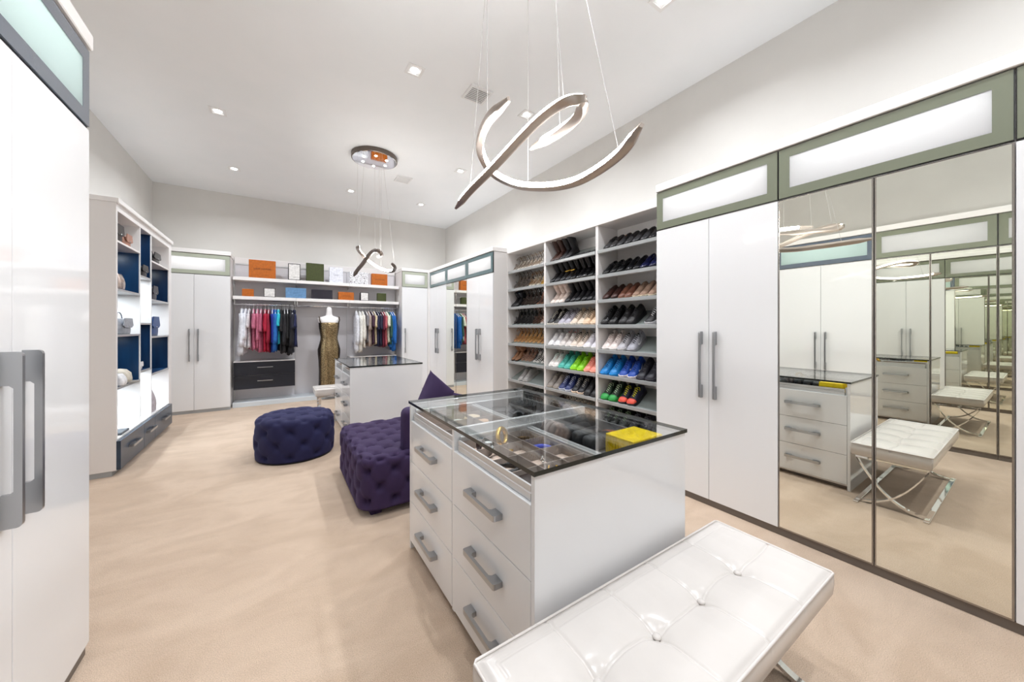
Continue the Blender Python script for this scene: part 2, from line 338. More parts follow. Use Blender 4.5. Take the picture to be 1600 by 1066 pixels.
# ---------------------------------------------------------------- wardrobes (local: x along the front, front at y=0, depth +y)
def pane_mesh(x0, x1, y0, y1, z0, z1):      # frosted face of the glass with its rim; open towards the lit compartment
    v = [(x, y, z) for y in (y0, y1) for x, z in ((x0, z0), (x1, z0), (x1, z1), (x0, z1))]
    return mk('pane', v, [(0, 1, 2, 3), (0, 4, 5, 1), (1, 5, 6, 2), (2, 6, 7, 3), (3, 7, 4, 0)])
def wardrobe(name, label, loc, rotz, w=.917, depth=.60, doors=2, kind='white', lift=1, pane=None, frame=None, handles=True, filler=0, cat='wardrobe', hz=1.10, kick=None, group=None):
    t = thing(name, label, cat, loc, rotz, group); d = depth; g = .0018; W = w+filler
    mb = MB(); s = .018
    mb.box(0, s, .021, d, ZK, ZT); mb.box(W-s-filler, W, .021, d, ZK, ZT); mb.box(s, W-s, .021, d, ZK, ZK+s); mb.box(s, W-s, .03, d, ZD-.012, ZD+.006); mb.box(s, W-s, .021, d, ZT-s, ZT); mb.box(s, W-s, d-.01, d, ZK+s, ZT-s)
    if filler: mb.box(w+g, W, 0, .021, ZK, ZT)
    obj('carcass', mb, M_satin, t)
    obj('plinth', B(0, W, .012, d, 0, ZK), kick or M_kick, t)
    dw = w/doors
    for i in range(doors):
        x0, x1 = i*dw+g, (i+1)*dw-g
        if kind == 'mirror':
            dr = obj('door', B(x0, x1, 0, .02, ZK+.002, ZD-.006, b=.001), M_bronze, t)
            fr = .0075
            obj('mirror_panel', B(x0+fr, x1-fr, -.0012, .004, ZK+.002+fr*1.4, ZD-.006-fr*.6), M_mirror, dr)
        else:
            dr = obj('door', B(x0, x1, 0, .02, ZK+.002, ZD-.006, b=.0015), M_white, t)
        if handles and kind != 'mirror':
            hx = (x1-.052 if i % 2 == 0 else x0+.052) if doors > 1 else x0+.06
            obj('handle', ME_HV, M_nickel, dr, (hx, 0, hz))
    # lift-up glass doors above
    lw = w/lift
    for i in range(lift):
        x0, x1 = i*lw+g, (i+1)*lw-g; z0, z1 = ZD+.004, ZT-.001; b = .062
        ld = obj('glass_door', B(x0, x1, .006, .02, z0, z1), M_black, t)
        mb = MB()
        for a in ((x0+.003, x1-.003, z0+.003, z0+b), (x0+.003, x1-.003, z1-b, z1-.003), (x0+.003, x0+b, z0+b, z1-b), (x1-b, x1-.003, z0+b, z1-b)): mb.box(a[0], a[1], -.001, .006, a[2], a[3])
        obj('frame', mb, frame or M_frame, ld)
        # the black backing is only a rim: rebuild it as a ring so the pane is lit from behind
        rg = MB()
        for a in ((x0, x1, z0, z0+b), (x0, x1, z1-b, z1), (x0, x0+b, z0+b, z1-b), (x1-b, x1, z0+b, z1-b)): rg.box(a[0], a[1], .006, .02, a[2], a[3])
        ld.data = rg.mesh('glass_door'); ld.data.materials.append(M_black)
        obj('pane', pane_mesh(x0+b, x1-b, 0, .006, z0+b, z1-b), pane or M_frost, ld)
    obj('led_strip', B(.06, w-.06, .16, .175, ZT-.03, ZT-.02), M_led, t)
    return t
RR, RL = -PI/2, PI/2
# right side, near run (front faces -X)
wardrobe('tall_wardrobe', 'glossy white two door wardrobe between the shoe shelves and the mirrored doors', (XR, 1.917, 0), RR)
wardrobe('mirrored_wardrobe', 'wide mirrored two door wardrobe with lit glass top at the right', (XR, 1.000, 0), RR, kind='mirror')
wardrobe('tall_wardrobe', 'glossy white wardrobe cut by the right photo edge beside the mirrored doors', (XR, .083, 0), RR)
wardrobe('tall_wardrobe', 'white wardrobe behind the camera on the right side, seen only in mirrors', (XR, -.834, 0), RR)
# left side, near run (front faces +X)
wardrobe('tall_wardrobe', 'glossy white wardrobe with big handles at the left photo edge, reflection toned glass top', (LXN, 1.211, 0), RL, w=1.056, pane=M_frost_viewtint, frame=M_frame_slate_refl, hz=1.065)
wardrobe('mirrored_wardrobe', 'mirrored wardrobe on the left, seen only in the right hand mirrors', (LXN, .292, 0), RL, kind='mirror')
wardrobe('mirrored_wardrobe', 'second mirrored wardrobe on the left behind the camera, seen only in reflections', (LXN, -.627, 0), RL, kind='mirror')
# right side, far run
wardrobe('tall_wardrobe', 'white two door wardrobe just left of the shoe shelves, reflection toned glass above', (XR, YS1+.917, 0), RR, frame=M_frame_teal_refl, kick=M_kickgrey)
wardrobe('mirrored_wardrobe', 'narrow looking mirrored wardrobe in the far right run reflecting hanging clothes', (XR, YS1+1.834, 0), RR, kind='mirror', frame=M_frame_teal_refl, kick=M_kickgrey)
wardrobe('tall_wardrobe', 'white two door wardrobe in the far right corner, left of mirrored doors', (XR, YS1+2.751, 0), RR, frame=M_frame_teal_refl, kick=M_kickgrey)
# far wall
wardrobe('tall_wardrobe', 'single door white wardrobe on the far wall right of hanging clothes', (2.2, YBK, 0), 0, w=.56, depth=.53, doors=1, kick=M_kickgrey, frame=M_frame_pale_refl)
wardrobe('tall_wardrobe', 'two door white wardrobe on the far wall left of the open hanging space', (-1.587, YBK, 0), 0, depth=.53, kick=M_kickgrey, frame=M_frame_pale_refl)
struct('trim_7', B(XR-.04, XR+.02, YBK-.04, YBK, 0, ZT, b=.002), M_satin)

# ---------------------------------------------------------------- shoe cabinet
def shoe_cabinet():
    t = thing('shoe_cabinet', 'long white built-in shoe cabinet with three bays of slanted grey shelves', 'shoe cabinet', (SX, YS1, 0), RR)
    W = YS1-YS0; D = XW-SX; bw = W/3; th = .04
    for i in range(4):
        c = i*bw; x0 = 0 if i == 0 else c-th/2; x1 = W if i == 3 else c+th/2
        obj('upright_panel', B(x0, x1, 0, D, 0, ZT-.02, b=.0015), M_satin, t)
    for i in range(3):
        x0, x1 = i*bw+th/2, (i+1)*bw-th/2
        if i == 0: x0 = th
        if i == 2: x1 = W-th
        obj('back_panel', B(x0, x1, D-.01, D-.001, .08, ZT-.02), M_satin, t)
        obj('base', B(x0, x1, .004, D-.01, 0, .10, b=.001), M_satin, t)
        for k in range(8):
            zf = 2.272-.2835*k
            mb = MB(); mb.add(*slab(x0+.001, x1-.001)); sh = obj('shelf', mb, M_shelf, t, (0, 0, zf))
            obj('lip', MB().prism([(0, -.042), (-.012, -.036), (-.014, -.004), (-.008, .0), (.012, .0), (.012, -.042)], x0+.001, x1-.001, 'yz'), M_lip, sh)
    return t
SA = math.radians(29)
def slab(x0, x1):
    y0, z0 = .012, -.02; y1 = .325; z1 = z0+(y1-y0)*math.tan(SA); th = .008
    v = [(x, y, z) for x in (x0, x1) for y, z in ((y0, z0-th), (y1, z1-th), (y1, z1), (y0, z0))]
    return v, [(0, 1, 2, 3), (7, 6, 5, 4), (0, 4, 5, 1), (1, 5, 6, 2), (2, 6, 7, 3), (3, 7, 4, 0)]
shoe_cabinet()

# ---------------------------------------------------------------- shoes
def interp(tab, s):
    xs = [a for a, _ in tab]; return float(np.interp(s, xs, [b for _, b in tab]))
def outline(tabw, L, n=14, k=1.0, bend=.006):
    a = []; b = []
    for i in range(n+1):
        s = i/n; w_ = interp(tabw, s)*k; c = bend*math.sin(PI*s); a.append((L*s, c+w_)); b.append((L*s, c-w_))
    return a+b[::-1]
WT = [(0, .012), (.03, .024), (.1, .032), (.3, .033), (.5, .039), (.7, .046), (.85, .043), (.94, .032), (.985, .016), (1, .006)]
def upper(ztab, L=.27, z0=.02, wt=WT, n=16, m=10, pw=.75, k=1):
    R = []
    for i in range(n+1):
        s = i/n; w_ = interp(wt, s)*k; h = interp(ztab, s); c = .006*math.sin(PI*s)
        R.append([(L*s, c+w_*math.copysign(abs(math.cos(PI*j/m))**pw, math.cos(PI*j/m)), z0+(h-z0)*math.sin(PI*j/m)**pw) for j in range(m+1)]+[(L*s, c, z0)])
    return MB().rings(R).mesh('upper', True)
def sole_mesh(h=.024, L=.275, k=1.08, heel=None, wt=WT):
    mb = MB(); o = outline(wt, L, 16, k); n = len(o)
    def z(x, top): 
        s = x/L; rocker = .010*max(0, (s-.75)/.25)**2
        return (h+.004*(1-s) if top else 0)+rocker
    v = [(x, y, z(x, 0)) for x, y in o]+[(x, y, z(x, 1)) for x, y in o]
    mb.add(v, [list(range(n)), list(range(2*n-1, n-1, -1))]+[(i, (i+1) % n, n+(i+1) % n, n+i) for i in range(n)])
    if heel: mb.box(0, .065, -.03, .03, -heel, 0, .003)
    return mb.mesh('sole')
def lining(s0, s1, zt, L=.27, k=.72):  # patch capping the closed collar; dark default colour paints the opening's shade
    mb = MB(); P_ = []
    for i in range(13):
        a = 2*PI*i/12
        s = (s0+s1)/2+(s1-s0)/2*math.cos(a); wv = interp(WT, max(.08, min(s, .9)))*k; P_.append((L*s, wv*math.sin(a)+.003, interp(zt, s)+.0015-(.012*abs(math.sin(a))**2)))
    P_ = P_[:12]; c = (L*(s0+s1)/2, .003, interp(zt, (s0+s1)/2)-.002)
    v = P_+[c]; return mb.add(v, [(i, (i+1) % 12, 12) for i in range(12)]).mesh('lining', True)
def laces(zt, L=.27, s0=.40, s1=.68, n=5):
    mb = MB()
    for i in range(n):
        s = s0+(s1-s0)*i/(n-1); z = interp(zt, s); wv = .024-.006*i/(n-1)
        mb.tube([(L*s-.008, -wv+.004, z-.006), (L*s, .004, z+.003), (L*s+.008, wv+.004, z-.006)], .0044, 5)
    mb.tube([(L*.36, .004, interp(zt, .36)+.004), (L*.33, .03, interp(zt, .33)-.002), (L*.40, .035, interp(zt, .4)-.02)], .003, 5)
    return mb.mesh('laces', True)
ZS = [(0, .06), (.03, .10), (.08, .118), (.16, .110), (.26, .100), (.36, .106), (.44, .098), (.6, .076), (.78, .060), (.92, .052), (1, .03)]
WS = [(0, .014), (.03, .027), (.1, .035), (.3, .035), (.5, .041), (.7, .048), (.85, .047), (.93, .041), (.975, .029), (1, .012)]
ZDR = [(0, .05), (.04, .07), (.15, .078), (.34, .072), (.45, .070), (.6, .056), (.8, .042), (.94, .034), (1, .02)]
ME = {}
ME['sn_u'] = upper(ZS, wt=WS, n=20); ME['sn_s'] = sole_mesh(.028, wt=WS); ME['sn_l'] = laces(ZS); ME['sn_c'] = lining(.05, .36, ZS)
ME['dr_u'] = upper(ZDR, z0=.012); ME['dr_s'] = sole_mesh(.012, heel=.0); ME['dr_c'] = lining(.05, .42, ZDR); ME['dr_l'] = laces(ZDR, s0=.46, s1=.62, n=3)
def boot_mesh(H):
    R = []; m = 12
    # shaft then foot as one upper: shaft rings go down, foot is an upper
    st = [(H, .066, .046, .05), (H*.8, .064, .044, .05), (H*.55, .058, .040, .05), (H*.35, .05, .035, .052), (.075, .048, .033, .055), (.03, .056, .032, .058)]
    for z, a, b_, cx in st: R.append([(cx+a*math.cos(2*PI*j/m), .003+b_*math.sin(2*PI*j/m), z) for j in range(m)])
    mb = MB().rings(R); me = upper([(0, .04), (.1, .08), (.3, .085), (.45, .075), (.6, .055), (.8, .042), (.94, .034), (1, .018)], z0=.012)
    mb.add([tuple(v.co) for v in me.vertices], [tuple(p.vertices) for p in me.polygons]); return mb.mesh('upper', True)
ME['bt_u'] = boot_mesh(.25); ME['ab_u'] = boot_mesh(.17)
ME['bt_c'] = MB().lathe([(.002, .0), (.058, .0), (.062, .004), (.002, .0035)], 12, (.05, .003, .25), .7).mesh('lining'); ME['ab_c'] = MB().lathe([(.002, .0), (.058, .0), (.062, .004), (.002, .0035)], 12, (.05, .003, .17), .7).mesh('lining')
ME['bt_s'] = sole_mesh(.014)
def heel_sole(H, th=.008):
    # arched foot bed from heel height to toe, with a tapering heel post
    R = []; L = .23
    for i in range(15):
        s = i/14; z = H*(0.5+.5*math.cos(PI*min(1, s/.68))); wv = interp(WT, s)*.92; x = L*s
        R.append([(x, wv, z+th), (x, -wv, z+th), (x, -wv, z), (x, wv, z)])
    mb = MB().rings(R)
    mb.rings([[(.02+a*math.cos(2*PI*j/8), a*math.sin(2*PI*j/8)*1.0, z) for j in range(8)] for z, a in ((H-.002, .019), (H*.6, .010), (H*.2, .006), (0, .006))]) if H > .03 else None
    return mb.mesh('sole')
def strap_mesh(H, style):
    mb = MB(); L = .23
    def loop(s, up, wv, n=9, r=.0042):
        z = H*(0.5+.5*math.cos(PI*min(1, s/.68)))+.004
        mb.tube([(L*s+lean*k_(i, n)*up, wv*math.cos(PI*i/(n-1)), z+up*math.sin(PI*i/(n-1))) for i in range(n)], r, 5)
    lean = 0; k_ = lambda i, n: math.sin(PI*i/(n-1))
    loop(.86, .028, .038); loop(.74, .034, .042)
    if style: 
        loop(.62, .042, .038); lean = .5; loop(.5, .06, .032)
    toe = mb.mesh('toe_strap', True); mb = MB()
    # ankle strap: ring around the ankle and counter
    n = 14; zc = H+.075
    mb.tube([(.055+.042*math.cos(2*PI*i/n), .03*math.sin(2*PI*i/n), zc-.012*math.cos(2*PI*i/n)) for i in range(n)], .0038, 5, closed=True)
    for sg in (-1, 1): mb.tube([(.03, sg*.024, H+.004), (.026, sg*.027, H+.045), (.035, sg*.027, zc-.008)], .0042, 5)
    mb.tube([(.006, 0, H+.006), (.0, 0, H+.045), (.012, 0, zc)], .006, 5)
    return toe, mb.mesh('ankle_strap', True)
for h_ in (0, 1, 2):
    H = (.012, .06, .10)[h_]
    ME['hs%d' % h_] = heel_sole(H); ME['st%d' % h_], ME['an%d' % h_] = strap_mesh(H, 1)
def slide_mesh():
    mb = MB(); n = 10; R = []
    for i in range(2):
        s = .62+.22*i; wv = .045; R.append([(.27*s, wv*math.cos(PI*j/n)*1.02, .02+.045*math.sin(PI*j/n)) for j in range(n+1)]+[(.27*s, wv*.9*math.cos(PI*j/n), .02+.036*math.sin(PI*j/n)) for j in range(n, -1, -1)])
    return mb.rings(R).mesh('strap', True)
ME['sl_u'] = slide_mesh()
# swoosh-like tick seen on two sneakers (flat mark on the outer side)
def tick():
    pts = [(.085, .046), (.10, .034), (.115, .033), (.135, .040), (.19, .068), (.14, .047), (.118, .043), (.108, .046), (.104, .054)]
    mb = MB(); N = len(pts)
    v = []
    for s in (0, .0018):
        for x, z in pts:
            x = .27-x; u = x/.27; wv = interp(WS, u); zt = interp(ZS, u); q = min(1, max(0, (z-.02)/(zt-.02))); y = .006*math.sin(PI*u)+wv*(max(0, 1-q**(1/.75*2)))**(.5*.75)
            v.append((x, y+.002+s, z))
    # ear cut: strip triangulation by hand
    tri = [(0, 1, 8), (1, 7, 8), (1, 2, 7), (2, 6, 7), (2, 3, 6), (3, 5, 6), (3, 4, 5)]
    return mb.add(v, [tuple(t) for t in tri]+[tuple(i+N for i in reversed(t)) for t in tri]+[(i, (i+1) % N, N+(i+1) % N, N+i) for i in range(N)]).mesh('emblem')
ME['tick'] = tick()
ROWN = ['top', 'second', 'third', 'fourth', 'fifth', 'sixth', 'seventh', 'lowest']; BAYN = ['left', 'middle', 'right']
ORD = ['first', 'second', 'third', 'fourth', 'fifth', 'sixth', 'seventh', 'eighth', 'ninth', 'tenth', 'eleventh']
def shoe(kind, desc, bay, row, pos, n, up, so, la=None, emblem=False, liner=(40, 38, 40), dx=0, gloss=.45, toe=None, pitch=None):
    W = YS1-YS0; bw = W/3; y0 = YS1-bay*bw-.024; pt = pitch or ((.118 if bay == 2 else .113) if kind == 'sneaker' else .1005); x = .016+pt*(n+.46)+dx      # local distance from the bay's left panel
    Y = y0-x
    zf = 2.272-.2835*row
    Mx = Matrix.Rotation(RR, 4, 'Z')
    toe_d = Vector((0, -math.cos(SA), -math.sin(SA))); nrm = Vector((0, -math.sin(SA), math.cos(SA))); lat = nrm.cross(toe_d)
    R = Matrix((toe_d, lat, nrm)).transposed().to_4x4()
    yw = random.uniform(-.06, .06)
    base = Vector((0, .012+.30*math.cos(SA), -.02+.30*math.sin(SA)+.001))
    # clear of the lip
    Mw = Matrix.Translation((SX, Y, zf)) @ Mx @ Matrix.Translation(base) @ R @ Matrix.Rotation(yw, 4, 'Z') @ Matrix.Scale(1.1 if kind == 'sneaker' else 1.0, 4)
    nm = {'sneaker': 'sneaker', 'dress': 'dress_shoe', 'loafer': 'loafer', 'boot': 'boot', 'ankle': 'ankle_boot', 'heel': 'high_heel_sandal', 'mid': 'heeled_sandal', 'flat': 'flat_sandal', 'slide': 'slide_sandal'}[kind]
    t = thing(nm, '%s, %s from left, %s shelf, %s shoe bay' % (desc, ORD[pos], ROWN[row], BAYN[bay]), 'shoe', (0, 0, 0), 0, 'footwear on the slanted shoe shelves')
    t.matrix_world = Mw
    mu = colm(*up, gloss, 0, 'upper'); ms = colm(*so, .5, 0, 'shoe_sole'); ml = colm(*(la or so), .7, 0, 'laces'); mi = colm(*liner, .9, 0, 'lining')
    if kind == 'sneaker':
        obj('upper', ME['sn_u'], mu, t); obj('sole', ME['sn_s'], ms, t); obj('laces', ME['sn_l'], ml, t); obj('lining', ME['sn_c'], mi, t)
        if emblem: obj('emblem', ME['tick'], M_plastic, t)
        if toe: obj('toe_cap', toe_mesh(), colm(*toe, .5, 0, 'upper'), t)
    elif kind in ('dress', 'loafer'):
        obj('upper', ME['dr_u'], mu, t); obj('sole', ME['dr_s'], ms, t); obj('lining', ME['dr_c'], mi, t)
        if kind == 'dress': obj('laces', ME['dr_l'], ml, t)
    elif kind in ('boot', 'ankle'):
        q = 'bt' if kind == 'boot' else 'ab'
        obj('upper', ME[q+'_u'], mu, t); obj('sole', ME['bt_s'], ms, t); obj('lining', ME[q+'_c'], mi, t)
        if emblem: obj('buckle', MB().tube([(.07+.052*math.cos(2*PI*i/12), .003+.04*math.sin(2*PI*i/12), .085) for i in range(12)], .012, 6, closed=True).mesh('buckle', True), M_gold, t)
    elif kind == 'slide':
        obj('sole', ME['sn_s'], ms, t); obj('strap', ME['sl_u'], mu, t)
    else:
        q = {'heel': 2, 'mid': 1, 'flat': 0}[kind]
        obj('sole', ME['hs%d' % q], ms, t); obj('toe_strap', ME['st%d' % q], mu, t); obj('ankle_strap', ME['an%d' % q], mu, t)
_toe = []
def toe_mesh():
    if not _toe:
        R = []; m = 8
        for i in range(7):
            s = .79+.21*i/6; w_ = interp(WS, s)*1.04; h = interp(ZS, s)+.002; c = .006*math.sin(PI*s)
            R.append([(.271*s, c+w_*math.copysign(abs(math.cos(PI*j/m))**.75, math.cos(PI*j/m)), .022+(h-.022)*math.sin(PI*j/m)**.75) for j in range(m+1)])
        v = [p for r in R for p in r]; _toe.append(mk('toe_cap', v, [(i*9+j, i*9+j+1, (i+1)*9+j+1, (i+1)*9+j) for i in range(6) for j in range(8)], True))
    return _toe[0]
BLK, WHT, SLV, TAN, BRN = (24, 23, 26), (236, 234, 232), (176, 172, 168), (196, 146, 98), (92, 62, 46)
def row(bay, r, items):
    n = 0
    for it in items:
        kind, desc, cnt, up, so = it[:5]; k = it[5] if len(it) > 5 else {}
        for i in range(cnt):
            if kind != 'gap': shoe(kind, desc, bay, r, n, n, up, so, **k)
            n += 1
G = dict
row(0, 0, [('mid', 'taupe snakeskin strappy heel', 4, (132, 116, 100), (224, 216, 206)), ('mid', 'beige strappy heel', 3, (168, 144, 118), (226, 220, 214)), ('mid', 'silver strappy heel', 2, (196, 192, 188), WHT)])
row(0, 1, [('heel', 'grey glitter strappy heel', 4, (104, 94, 88), (120, 108, 98)), ('mid', 'tan strappy heel with pale sole', 3, (160, 122, 84), (232, 222, 206)), ('mid', 'gold strappy heel', 2, (222, 168, 62), (222, 176, 80))])
row(0, 2, [('ankle', 'black pointed ankle boot', 2, BLK, BLK, G(dx=-.01)), ('heel', 'dark brown snakeskin heel', 4, (86, 70, 60), (60, 46, 40)), ('heel', 'black strappy heel with tan bed', 3, BLK, (150, 104, 84))])
row(0, 3, [('heel', 'black strappy heel', 5, BLK, (34, 30, 30)), ('heel', 'brown strappy heel', 2, (110, 74, 56), (70, 48, 38)), ('mid', 'nude strappy heel', 2, (206, 160, 138), WHT)])
row(0, 4, [('mid', 'tan leather strappy sandal', 3, (196, 142, 88), (214, 164, 112)), ('mid', 'golden tan strappy sandal', 4, (190, 140, 70), (222, 176, 122)), ('mid', 'brown strappy sandal', 2, (142, 96, 62), (216, 170, 120))])
row(0, 5, [('ankle', 'brown suede ankle boot', 2, (146, 104, 74), (60, 44, 38)), ('mid', 'dusty tan wedge sandal', 3, (168, 130, 110), (160, 124, 104)), ('mid', 'black and white strappy sandal', 4, (54, 48, 46), (236, 232, 226))])
row(0, 6, [('gap', '', 2, BLK, BLK), ('sneaker', 'grey knit sneaker', 2, (150, 148, 146), (178, 176, 172), G(dx=.02, liner=(96, 96, 96)))])
row(0, 7, [('gap', '', 3, BLK, BLK), ('flat', 'dark grey flat sandal', 4, (84, 86, 88), (120, 122, 122))])
row(1, 0, [('boot', 'dark brown slouch boot', 2, (62, 36, 28), (30, 22, 20)), ('boot', 'black leather tall boot', 2, BLK, BLK, G(gloss=.3))])
row(1, 1, [('boot', 'black pointed ankle boot', 2, BLK, BLK, G(gloss=.3)), ('boot', 'black boot with gold ornament', 2, BLK, BLK, G(emblem=True, gloss=.3)), ('boot', 'glossy black mid boot', 5, (20, 20, 22), (60, 54, 46), G(gloss=.22))])
row(1, 2, [('boot', 'cream white boot', 3, (232, 214, 204), (240, 234, 230), G(liner=(150, 130, 120))), ('boot', 'black leather boot', 5, BLK, BLK, G(gloss=.3)), ('boot', 'black boot with pale lining', 1, BLK, BLK, G(liner=(214, 196, 176)))])
row(1, 3, [('sneaker', 'black high sneaker with cream toe', 2, (40, 38, 40), (232, 226, 214)), ('sneaker', 'grey and white sneaker with black laces', 2, (176, 172, 184), WHT, G(la=(40, 40, 44))), ('sneaker', 'cream printed sneaker', 2, (222, 204, 186), (238, 230, 218), G(la=(60, 52, 50))), ('sneaker', 'peach and cream sneaker', 2, (220, 190, 160), (240, 214, 190), G(la=(60, 52, 50)))])
row(1, 4, [('sneaker', 'white leather sneaker', 2, (232, 230, 232), (238, 236, 236)), ('sneaker', 'white sneaker with red heel', 2, (214, 206, 202), (236, 234, 232), G(liner=(200, 26, 44))), ('sneaker', 'cream sneaker with black trim', 2, (226, 210, 196), (240, 236, 232), G(la=(30, 28, 28), liner=(24, 22, 22))), ('sneaker', 'pale lilac sneaker', 2, (226, 222, 230), WHT)])
row(1, 5, [('sneaker', 'white low sneaker with pale laces', 2, (232, 226, 222), WHT, G(la=(190, 220, 214))), ('sneaker', 'teal running sneaker', 2, (72, 178, 164), (112, 204, 190), G(dx=.0, la=(50, 140, 132))), ('sneaker', 'lime green running sneaker', 2, (138, 214, 22), (166, 230, 50), G(la=(110, 180, 20))), ('sneaker', 'coral pink running sneaker', 2, (240, 148, 130), (246, 170, 150), G(la=(220, 120, 106)))])
row(1, 6, [('sneaker', 'taupe grey running sneaker', 2, (142, 134, 128), (170, 160, 150)), ('sneaker', 'navy running sneaker with white lines', 2, (42, 54, 106), (206, 208, 220), G(la=(190, 196, 214))), ('sneaker', 'black sneaker with cream sole', 2, (34, 34, 40), (240, 214, 190), G(la=(180, 176, 170))), ('sneaker', 'plain black sneaker', 2, BLK, (36, 34, 36))])
row(1, 7, [('slide', 'brown and black slide', 2, (96, 74, 52), (70, 56, 44)), ('flat', 'cream flat sandal', 3, (212, 204, 190), (222, 216, 206)), ('flat', 'taupe flat sandal', 4, (150, 132, 118), (190, 176, 162))])
row(2, 0, [('dress', 'black leather lace-up', 1, BLK, BLK), ('dress', 'black leather shoe with brown lining', 1, (30, 26, 26), BLK, G(liner=(96, 56, 36))), ('loafer', 'black loafer with tan lining', 1, BLK, BLK, G(liner=(180, 112, 30))), ('dress', 'black leather derby', 3, (28, 27, 30), (16, 16, 18)), ('loafer', 'glossy black loafer', 3, (20, 20, 24), (16, 16, 18), G(gloss=.2))])
row(2, 1, [('dress', 'black pointed dress shoe', 3, (18, 18, 20), (16, 16, 18), G(gloss=.2)), ('loafer', 'black loafer with shiny strap', 2, (22, 22, 26), (16, 16, 18), G(gloss=.18)), ('loafer', 'navy patent loafer', 2, (24, 26, 62), (16, 16, 24), G(liner=(36, 34, 110), gloss=.15)), ('loafer', 'dark navy patent loafer', 2, (20, 20, 42), (16, 16, 20), G(gloss=.15))])
row(2, 2, [('dress', 'dark brown leather shoe', 2, (66, 36, 30), (40, 24, 20), G(liner=(22, 20, 24))), ('loafer', 'chestnut brown leather loafer', 2, (112, 70, 54), (150, 104, 84), G(liner=(60, 34, 28))), ('loafer', 'taupe suede loafer with cream sole', 3, (150, 122, 104), (240, 222, 196), G(liner=(90, 66, 54), gloss=.8))])
row(2, 3, [('sneaker', 'black glossy sneaker', 2, (24, 24, 26), (34, 34, 36), G(gloss=.25)), ('sneaker', 'matte black suede sneaker', 2, (38, 36, 38), (26, 26, 28)), ('gap', '', 1, BLK, BLK), ('sneaker', 'black sneaker beside the wardrobe edge', 1, BLK, (200, 200, 204))])
row(2, 4, [('sneaker', 'white and blush running sneaker', 2, (236, 222, 218), (240, 236, 234), G(la=(206, 190, 186))), ('sneaker', 'light grey running sneaker with black laces', 1, (186, 184, 190), (200, 198, 200), G(la=(30, 30, 34))), ('sneaker', 'grey running sneaker with white tick', 1, (168, 168, 178), (150, 150, 156), G(la=(24, 24, 26), liner=(20, 20, 22), emblem=True))])
row(2, 5, [('sneaker', 'bright blue running sneaker', 2, (20, 132, 206), (30, 140, 214), G(la=(20, 60, 120), liner=(14, 50, 110))), ('sneaker', 'royal blue sneaker with white tick and sole', 2, (24, 74, 170), (226, 218, 224), G(la=(20, 40, 110), emblem=True, liner=(20, 40, 110))), ('sneaker', 'black running sneaker with grey sole', 2, (34, 34, 44), (52, 50, 60))])
row(2, 6, [('sneaker', 'green black and white patterned sneaker', 2, (36, 56, 42), (46, 150, 66), G(la=(200, 220, 190), toe=(46, 160, 74))), ('sneaker', 'black sneaker with orange toe and yellow laces', 2, (30, 30, 52), (28, 28, 34), G(la=(220, 214, 30), toe=(226, 82, 62)))])
row(2, 7, [('sneaker', 'black sneaker with green flecks', 3, (28, 34, 32), (30, 36, 32), G(la=(120, 150, 110))), ('sneaker', 'black and navy trainer', 2, (30, 30, 40), (28, 28, 34), G(la=(90, 90, 100)))])

